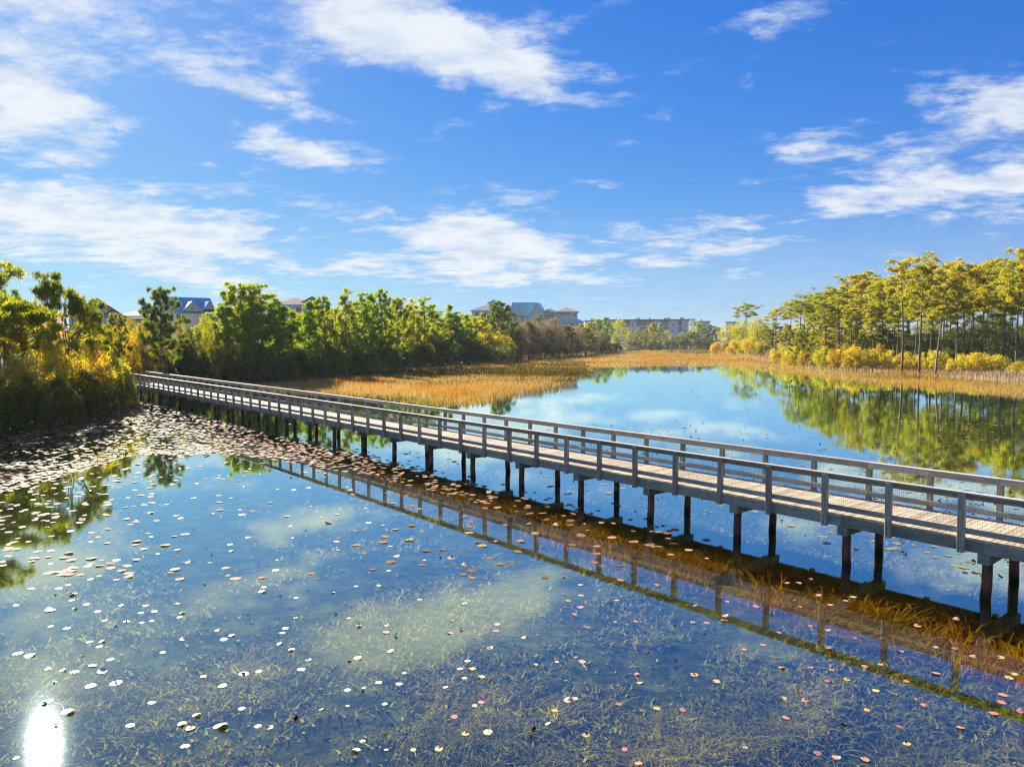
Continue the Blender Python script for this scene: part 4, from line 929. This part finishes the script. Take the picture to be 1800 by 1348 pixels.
# ------------------------------------------------------------------ water plants under the surface
x, y, d = fan(230000, 8.0, 62, -.80, .80); z = height(x, y)
cl = vnoise(x, y, 1.3, 21) + .5 * vnoise(x, y, .5, 22); ok = rs.uniform(0, 1, len(x)) < np.clip(.34 + .8 * cl, .02, 1) * np.where(d > 30, .6, 1) * np.where(((x - BX) * math.cos(TH) + (y - BY) * math.sin(TH)) < -4.5, np.interp(d, [13, 19, 26], [1, .55, .10]), 1)
x, y, z, d = x[ok], y[ok], z[ok], d[ok]
L = np.minimum(rs.uniform(.10, .25, len(x)) * np.where(cl[ok] > .4, 1.35, 1), -z - .02); L = np.maximum(L, .05)
wz = (x - BX) * math.cos(TH) + (y - BY) * math.sin(TH); rusty = (wz > -3.3) & (wz < .8); xa, ya, za, La, da = x[rusty], y[rusty], z[rusty], L[rusty], d[rusty]
rep_ = 3; xa, ya, za, La, da = [np.repeat(q_, rep_) for q_ in (xa, ya, za, La, da)]; xa = xa + rs.normal(size=len(xa)) * .12; ya = ya + rs.normal(size=len(ya)) * .12
V, F, r_ = blades(xa, ya, za - .02, np.minimum(La * rs.uniform(.8, 1.7, len(La)), -za - .03), .045 * np.maximum(da / 15, .8), .45, 3)
tag(obj('rusty_weeds', mesh_np('rusty_weeds', V, F, 'rusty_weed', r_)), 'rusty brown water weeds in the strip along the near side of the boardwalk', 'water plants', kind='stuff')
V, F, r_ = blades(x, y, z - .02, L, .058 * np.maximum(d / 13, .8), .42, 4, np.clip(rs.uniform(0, 1, len(x)) * .8 + .25 * (cl[ok] > .5), 0, 1))
tag(obj('underwater_weeds', mesh_np('underwater_weeds', V, F, 'weed', r_)), 'olive brown water weeds covering the pond bottom', 'water plants', kind='stuff')
# taller golden rushes breaking the surface in front of the near end of the boardwalk
x, y, d = fan(120000, 12.5, 60, -.45, .74); cx_, sx_ = math.cos(TH), math.sin(TH)
wq = (x - BX) * math.cos(TH) + (y - BY) * math.sin(TH); kq = -(x - BX) * math.sin(TH) + (y - BY) * math.cos(TH)
cl = vnoise(x, y, .9, 31)
ok = (wq > -3.0) & (wq < .5) & (rs.uniform(0, 1, len(x)) < np.clip(.42 + .75 * cl, .03, 1) * np.clip(1.3 - kq / 26, .3, 1))
x, y, d = x[ok], y[ok], d[ok]; z = height(x, y); n_ = len(x)
V, F, r_ = blades(x, y, z, np.maximum(.15, -z + rs.uniform(-.34, .10, n_)), .034 * np.maximum(d / 15, .9), .26, 3)
tag(obj('golden_rushes', mesh_np('golden_rushes', V, F, 'bright_weed', r_)), 'golden rushes breaking the water in front of the near boardwalk', 'rushes', kind='stuff')

# ------------------------------------------------------------------ lily pads
def pad_geo(r_, tilt=(0, 0), cup=.0, k=14, notch=True):
    v = [(0, 0, .004)]; a0 = rs.uniform(0, 6.28); c_ = []
    for i in range(k + 1):
        a = a0 + .16 + (2 * math.pi - .32) * i / k if notch else a0 + 2 * math.pi * i / (k + 1)
        rr = r_ * rs.uniform(.93, 1.05); v.append((rr * math.cos(a), rr * math.sin(a), .006 + cup * max(0, math.cos(a - a0 - 1)) ** 3 * r_))
    V = np.array(v); V[:, 2] += V[:, 0] * tilt[0] + V[:, 1] * tilt[1]; V[:, 2] -= min(0, V[:, 2].min()) - .003
    V2 = V.copy(); V2[:, 2] -= .004
    F = [(0, i, i + 1) for i in range(1, k + 1)]; o_ = len(V)
    F += [(o_, o_ + i + 1, o_ + i) for i in range(1, k + 1)]
    return np.concatenate([V, V2]), np.array(F)
PADM = {}
for mt in ('pad_pale', 'pad_pink', 'pad_yellow', 'pad_magenta', 'pad_green'):
    PADM[mt] = []
    for i in range(6):
        V, F = pad_geo(1.0, (rs.normal() * .05, rs.normal() * .05), 0 if i < 4 else .45); PADM[mt].append(mesh_np('lily_pad', V, F, mt, smooth=False))
STALKS = []
for i in range(5):
    r2 = random.Random(50 + i); p = [(0, 0, 0)]; a = 0; q_ = np.array([0., 0.])
    for j in range(6): a += r2.uniform(-.45, .5); q_ = q_ + np.array([math.cos(a), math.sin(a)]) * 1.0; p.append((q_[0], q_[1], -.02 - .03 * j))
    STALKS.append(MB().tube(p, [.055] * 7, 5).mesh('stalk', 'stalk', True))
LBL = {'pad_pale': ('pale buff', 'pale lily pads on the near water'), 'pad_pink': ('salmon pink', 'pink lily pads on the near water'), 'pad_yellow': ('golden yellow', 'yellow lily pads on the near water'), 'pad_magenta': ('dark magenta', 'magenta lily pads on the near water'), 'pad_green': ('olive green', 'green lily pads on the near water')}
curl_me = []
for i in range(2):
    V, F = pad_geo(1.0, (0, 0), 1.1); curl_me.append(mesh_np('curled_edge', V * [.5, .5, .38] + [.3, .1, .02], F, 'dark_curl'))
n_pad = 0
def lily(x, y, r_, mt, stalk=False, curl=False, label=None):
    global n_pad; n_pad += 1
    o = obj('lily_pad', PADM[mt][prnd.randrange(6)], None, (x, y, .002 + prnd.uniform(0, .004)), prnd.uniform(0, 6.28), (r_, r_ * prnd.uniform(.85, 1), r_ if curl else r_))
    where = 'between camera side and boardwalk'
    extra = ' with a trailing stalk' if stalk else ''
    extra2 = ' and a dark curled edge' if curl and stalk else ' with a dark curled edge' if curl else ''
    LILY.append((o, x, y, mt, stalk, curl))
    tag(o, label or f'small round {LBL[mt][0]} lily pad{extra}{extra2} floating flat on the open water', 'lily pad', LBL[mt][1] + (extra + extra2))
    if stalk: obj('stalk', STALKS[prnd.randrange(5)], o, (.3, 0, .01), prnd.uniform(0, 6.28), (prnd.uniform(.6, 1),) * 2 + (1,))
    if curl: obj('curled_edge', curl_me[prnd.randrange(2)], o, (0, 0, .02))
    return o
LILY = []
EXPL = []   # photo pixel, radius px, colour, stalk, curl
def add(lst, ox, oy, sc):
    for (a, b_, r_, m_, *f) in lst: EXPL.append((ox + a / sc, oy + b_ / sc, r_ / sc, {'w': 'pad_pale', 'p': 'pad_pink', 'y': 'pad_yellow', 'm': 'pad_magenta', 'g': 'pad_green'}[m_], 's' in f, 'c' in f))
add([(20, 697, 30, 'w', 's'), (308, 682, 34, 'w'), (692, 608, 33, 'w'), (836, 772, 28, 'w', 's'), (973, 782, 28, 'w'), (622, 824, 30, 'w'), (734, 808, 18, 'w', 's'), (620, 933, 20, 'w', 's'), (446, 958, 18, 'w'), (877, 918, 25, 'w'), (12, 1070, 30, 'w'), (95, 1078, 30, 'p'),
     (725, 1172, 25, 'w', 's'), (682, 1233, 36, 'w'), (887, 1230, 20, 'm'), (1070, 1232, 26, 'y', 's'), (1245, 1225, 34, 'y', 's'), (1578, 1110, 44, 'w', 's'), (1425, 1125, 30, 'y', 's'), (1350, 1006, 32, 'm'), (1532, 906, 28, 'p'), (1488, 930, 22, 'w'), (1532, 735, 34, 'w'), (1418, 743, 24, 'w', 's'), (1390, 680, 26, 'w'),
     (1470, 682, 32, 'y', 's', 'c'), (1440, 626, 26, 'w'), (1592, 540, 26, 'y', 's', 'c'), (1642, 376, 28, 'w'), (1634, 420, 28, 'p'), (1335, 352, 18, 'y', 's', 'c'), (1418, 238, 22, 'w', 'c'), (1113, 207, 22, 'w'), (915, 562, 30, 'y', 's', 'c'), (886, 432, 28, 'y', 's'), (700, 388, 22, 'w'), (888, 386, 18, 'w'), (632, 334, 18, 'w'),
     (200, 403, 28, 'w'), (178, 436, 24, 'w'), (242, 550, 28, 'w'), (268, 332, 18, 'w', 'c'), (160, 510, 24, 'y', 's'), (358, 618, 24, 'w', 'c'), (1010, 708, 20, 'w', 's'), (1322, 436, 22, 'p'), (1290, 806, 24, 'p', 's'), (42, 154, 30, 'w'), (54, 124, 22, 'w'), (272, 196, 18, 'w'), (525, 160, 20, 'w'), (680, 118, 20, 'w'), (836, 113, 20, 'w')], 450, 1000, 3.873)
add([(862, 1325, 34, 'p'), (765, 1228, 26, 'm'), (504, 1132, 34, 'y', 's', 'c'), (245, 1054, 26, 'w'), (290, 966, 30, 'y', 's'), (376, 896, 32, 'w'), (424, 883, 30, 'w'), (728, 920, 26, 'm'), (882, 960, 16, 'y', 's', 'c'), (985, 948, 30, 'y', 's'), (1162, 961, 30, 'p'), (870, 775, 26, 'y', 's'), (850, 718, 24, 'm'), (1240, 720, 34, 'y', 's', 'c'), (1392, 763, 30, 'y', 's'),
     (478, 631, 30, 'y', 's'), (306, 631, 20, 'w'), (160, 652, 24, 'w'), (514, 396, 24, 'w', 's', 'c'), (80, 470, 24, 'w', 's'), (426, 310, 24, 'p'), (468, 262, 24, 'p'), (838, 358, 22, 'p'), (704, 360, 16, 'p', 's'), (1325, 367, 26, 'p'), (1444, 350, 28, 'p'), (1450, 320, 26, 'p'), (1230, 362, 20, 'w', 's', 'c'), (1580, 548, 20, 'p', 's'), (1710, 517, 24, 'p', 's'),
     (355, 55, 20, 'p'), (466, 108, 22, 'w'), (470, 180, 24, 'w'), (382, 217, 22, 'y'), (714, 214, 20, 'w'), (984, 108, 24, 'p'), (1250, 250, 22, 'p'), (1465, 222, 20, 'p'), (1660, 254, 26, 'p'), (432, 600, 20, 'm'), (1588, 1215, 20, 'w', 's', 'c')], 900, 1000, 3.873)
add([(465, 1283, 34, 'p'), (662, 1297, 38, 'p', 's', 'c'), (335, 1255, 32, 'm', 's'), (945, 1190, 34, 'y', 's', 'c'), (893, 1074, 28, 'm', 's'), (1310, 1080, 30, 'p', 's', 'c'), (120, 1012, 30, 'p', 's'), (672, 960, 26, 'y', 's'), (248, 895, 26, 'p', 's'), (105, 880, 30, 'y', 's'), (734, 828, 30, 'y', 's'), (862, 852, 22, 'w', 's', 'c'), (1065, 928, 30, 'p', 's', 'c'),
     (1000, 886, 20, 'p'), (1040, 875, 20, 'm', 's'), (402, 763, 22, 'm'), (536, 754, 26, 'y', 's'), (432, 684, 26, 'p', 's'), (290, 666, 24, 'p'), (95, 672, 28, 'p', 's'), (942, 764, 24, 'p'), (658, 662, 26, 'p'), (766, 650, 22, 'p'), (1145, 712, 32, 'p'), (1602, 858, 36, 'p'), (1592, 908, 34, 'p'), (1535, 985, 36, 'm'), (1715, 970, 30, 'm'), (1640, 740, 36, 'y'), (1672, 716, 34, 'y'),
     (1578, 600, 34, 'y', 's'), (1392, 595, 24, 'p'), (1270, 540, 24, 'm'), (1238, 480, 22, 'm', 's'), (1142, 533, 22, 'p'), (1018, 387, 26, 'y'), (1280, 341, 24, 'p'), (582, 190, 26, 'y'), (528, 217, 22, 'p'), (424, 245, 24, 'p'), (344, 180, 24, 'p'), (216, 256, 18, 'p'), (130, 96, 20, 'p'), (208, 96, 24, 'y'), (290, 68, 20, 'w'), (288, 388, 20, 'p', 's'), (404, 417, 22, 'p'), (70, 434, 22, 'p'), (418, 540, 26, 'm'), (904, 560, 24, 'p', 's'), (590, 470, 14, 'm')], 1350, 1000, 3.873)
add([(1260, 1207, 38, 'w', 's'), (1240, 1055, 38, 'w'), (1338, 995, 34, 'w'), (1296, 1086, 38, 'y', 'c'), (1500, 1072, 55, 'w', 's'), (886, 1066, 38, 'w'), (1032, 910, 30, 'w'), (1645, 950, 30, 'w'), (1515, 795, 36, 'w'), (1660, 714, 44, 'w', 'c'), (1385, 732, 26, 'w', 's'), (790, 776, 48, 'w', 'c'), (616, 796, 44, 'w'), (695, 700, 38, 'w'), (630, 658, 32, 'w'), (508, 700, 34, 'w'), (428, 690, 26, 'w'),
     (328, 680, 28, 'w'), (752, 615, 30, 'w'), (203, 592, 40, 'w'), (122, 574, 38, 'w'), (610, 497, 26, 'w'), (692, 494, 26, 'w'), (676, 528, 26, 'w'), (1108, 568, 26, 'w'), (1522, 480, 32, 'w'), (1240, 480, 22, 'w'), (1580, 452, 26, 'w'), (1478, 418, 20, 'w'), (1110, 236, 1, 'w'), (454, 404, 28, 'w'), (346, 390, 22, 'w'), (862, 358, 26, 'w', 'c'), (714, 352, 22, 'w'), (966, 365, 20, 'w'), (1034, 353, 20, 'w'), (1224, 328, 22, 'w'), (1242, 298, 22, 'w'),
     (664, 289, 30, 'w'), (340, 281, 40, 'w'), (1052, 290, 28, 'w'), (958, 299, 22, 'w'), (512, 268, 20, 'w'), (590, 240, 24, 'w'), (110, 247, 22, 'w'), (488, 213, 22, 'w'), (826, 247, 20, 'w'), (990, 250, 22, 'w'), (1210, 236, 18, 'w'), (214, 135, 26, 'w'), (400, 133, 28, 'w'), (464, 107, 20, 'w'), (618, 70, 24, 'w'), (500, 170, 30, 'w'), (320, 905, 50, 'w', 's', 'c'), (460, 975, 50, 'w', 's'), (370, 770, 22, 'w', 'c'), (110, 1285, 26, 'w')], 0, 1000, 3.873)
occ = []
for (px, py, rp, mt, st, cu) in EXPL:
    if rp < .6: continue
    x, y = G(px, py); lily(x, y, rp / F_PX * y * .88, mt, st, cu); occ.append((x, y))
# the rest of the near pads that stand alone, scattered; up to 300 objects
def pad_density(px, py):
    """chance that a pad lies here, as read from the photograph"""
    edge_ = 800 + (px - 230) * .17             # front line of the dense raft
    dense = (py < edge_ - 20) & (px < 640) & (py > 695)
    return np.where(dense, 1.0, 0.0)
cand = 0
while n_pad < 296 and cand < 20000:
    cand += 1; px = prnd.uniform(-20, 1500); py = 780 + 230 * prnd.random() ** .9
    lim = 850 + .40 * (px - 500)
    if px < 1500 and py > lim - 200 and py > 770 + max(0, (px - 560) * .3) and prnd.random() < (1.0 if px < 700 else .45):
        x, y = G(px, py)
        if min((x - a) ** 2 + (y - b_) ** 2 for a, b_ in occ) < .35: continue
        mt = prnd.choices(['pad_pale', 'pad_pink', 'pad_yellow', 'pad_magenta'], [6, 1 if px < 700 else 7, 1, 0 if px < 700 else 1])[0]
        lily(x, y, prnd.uniform(.05, .11), mt, False, prnd.random() < .05); occ.append((x, y))
# everything beyond the first 300: one joined sheet of pads
def pad_field(name, xs, ys, rr, mat, label, tiltamp=.06, curl=0):
    k = 9; n_ = len(xs); th = rs.uniform(0, 6.28, (n_, 1)) + np.linspace(.15, 6.13, k)[None]
    rad_ = rr[:, None] * rs.uniform(.88, 1.08, (n_, k)); tx = rs.normal(size=(n_, 1)) * tiltamp; ty = rs.normal(size=(n_, 1)) * tiltamp
    X = np.cos(th) * rad_; Y = np.sin(th) * rad_ * rs.uniform(.75, 1, (n_, 1)); Z = X * tx + Y * ty
    if curl: Z = Z + curl * np.maximum(0, np.cos(th - th[:, :1] - 2)) ** 2 * rr[:, None]
    Z = Z - Z.min(1, keepdims=True) + .004 + rs.uniform(0, .004, (n_, 1))
    V = np.concatenate([np.stack([xs, ys, Z.mean(1)], 1)[:, None], np.stack([X + xs[:, None], Y + ys[:, None], Z], 2)], 1)
    b0 = np.arange(n_)[:, None, None] * (k + 1); tri = np.array([(0, i, i + 1) for i in range(1, k)])[None]
    F = (b0 + tri).reshape(-1, 3); r_ = np.repeat(rs.uniform(0, 1, n_), k - 1)
    return tag(obj(name, mesh_np(name, V.reshape(-1, 3), F, mat, r_)), label, 'lily pads', kind='stuff')
# dense raft along the left bank and the boardwalk
N = 250000; px_ = rs.uniform(-260, 1250, N); py_ = 690 + 330 * rs.uniform(0, 1, N) ** 1.1
u_, v_ = (px_ - 900) / F_PX, -(py_ - 674) / F_PX; cP, sP = math.cos(PITCH), math.sin(PITCH); t_ = -CAM_H / (-sP + v_ * cP); xs, ys = u_ * t_, (cP + v_ * sP) * t_
wq = (xs - BX) * math.cos(TH) + (ys - BY) * math.sin(TH)
lim = np.interp(px_, [-260, 0, 240, 420, 500, 640, 900, 1250], [880, 868, 800, 800, 812, 835, 900, 990])
p_d = np.where(py_ < lim, np.interp(px_, [-260, 300, 500, 700, 900, 1250], [.70, .66, .42, .14, .03, .008]) * np.where((px_ < 240) & (py_ > 790), .45, 1), np.interp(px_, [-260, 250, 400, 900, 1250], [.035, .018, .008, .003, .001]))
p_d = p_d * np.interp(py_, [690, 760, 900], [1.0, .62, .5]) * np.where((wq > 0) & (wq < BW), .1, 1) * np.where(wq > BW, .0, 1)
p_d *= .55 + .45 * vnoise(xs, ys, 5, 61); okp = (rs.uniform(0, 1, N) < p_d) & in_poly(xs, ys, LAKE)
pad_field('lily_pads', xs[okp], ys[okp], rs.uniform(.07, .15, okp.sum()), 'pad_raft', 'dense raft of pale lily pads along the left bank and the boardwalk', .07, .06)
# scattered small dark pads and curled leaves beyond the boardwalk
N = 9000; px_ = rs.uniform(500, 1900, N); py_ = 650 + 420 * rs.uniform(0, 1, N) ** 1.3
g = np.array([G(a, b_) for a, b_ in zip(px_, py_)]); xs, ys = g[:, 0], g[:, 1]
wq = (xs - BX) * math.cos(TH) + (ys - BY) * math.sin(TH); okp = (wq > BW - .6) & in_poly(xs, ys, LAKE) & (rs.uniform(0, 1, N) < np.where(px_ > 1520, .55, .30) * np.clip(.55 + .6 * vnoise(xs, ys, 6, 71), .05, 1))
sel = okp & (rs.uniform(0, 1, N) < .62)
pad_field('floating_pads', xs[sel], ys[sel], rs.uniform(.06, .15, sel.sum()), 'pad_green', 'small olive lily pads scattered on the water beyond the boardwalk', .04)
sel2 = okp & ~sel
pad_field('floating_leaves', xs[sel2], ys[sel2], rs.uniform(.03, .065, sel2.sum()), 'dark_leaf', 'dark curled leaves scattered on the water beyond the boardwalk', .3, .9)
# dark curled leaves on the near water
N = 900; px_ = rs.uniform(-100, 1500, N); py_ = rs.uniform(740, 1300, N); g = np.array([G(a, b_) for a, b_ in zip(px_, py_)]); xs, ys = g[:, 0], g[:, 1]
wq = (xs - BX) * math.cos(TH) + (ys - BY) * math.sin(TH); sel = (wq < 0) & (rs.uniform(0, 1, N) < .07)
pad_field('curled_leaves', xs[sel], ys[sel], rs.uniform(.02, .045, sel.sum()), 'dark_leaf', 'dark curled dead leaves dotted over the near water', .3, .7)

def zone(px, py):
    wq = None
    if math.hypot(px - 78, (py - 1300)) < 330: return 'near the sun glint'
    x, y = G(px, py); w0 = (x - BX) * math.cos(TH) + (y - BY) * math.sin(TH)
    k0 = -(x - BX) * math.sin(TH) + (y - BY) * math.cos(TH)
    # line of the mirrored handrail on the photo
    ry = float(np.interp(px, [480, 647, 900, 1118, 1190, 1563, 1800], [828, 878, 967, 1042, 1067, 1189, 1268]))
    if px > 480 and py < ry: return 'inside the boardwalk reflection'
    if py > 1230: return 'in the lowest row of the picture'
    if px > 1330: return 'below the right end of the boardwalk reflection'
    if py > 1100: return 'in the weedy shallows left of centre' if px < 900 else 'in the weedy shallows right of centre'
    if py > 950: return 'in the open blue water, middle left' if px < 500 else 'in the open blue water, centre'
    return 'in the upper left water beside the raft' if px < 420 else 'in the water just below the reflected railing'
zs = {}
for o, x, y, mt, st, cu in LILY:
    px, py = proj(x, y, 0); zs.setdefault((zone(px, py), mt), []).append((px, o))
for (zn, mt), L in zs.items():
    for i, (px, o) in enumerate(sorted(L, key=lambda a: a[0])):
        nm_ = LBL[mt][0]; o['label'] = (f'{ordinal(i + 1)} {nm_} lily pad from the left {zn}' if len(L) > 1 else f'the only {nm_} lily pad {zn}')
        o['group'] = 'lily pads on the near water'
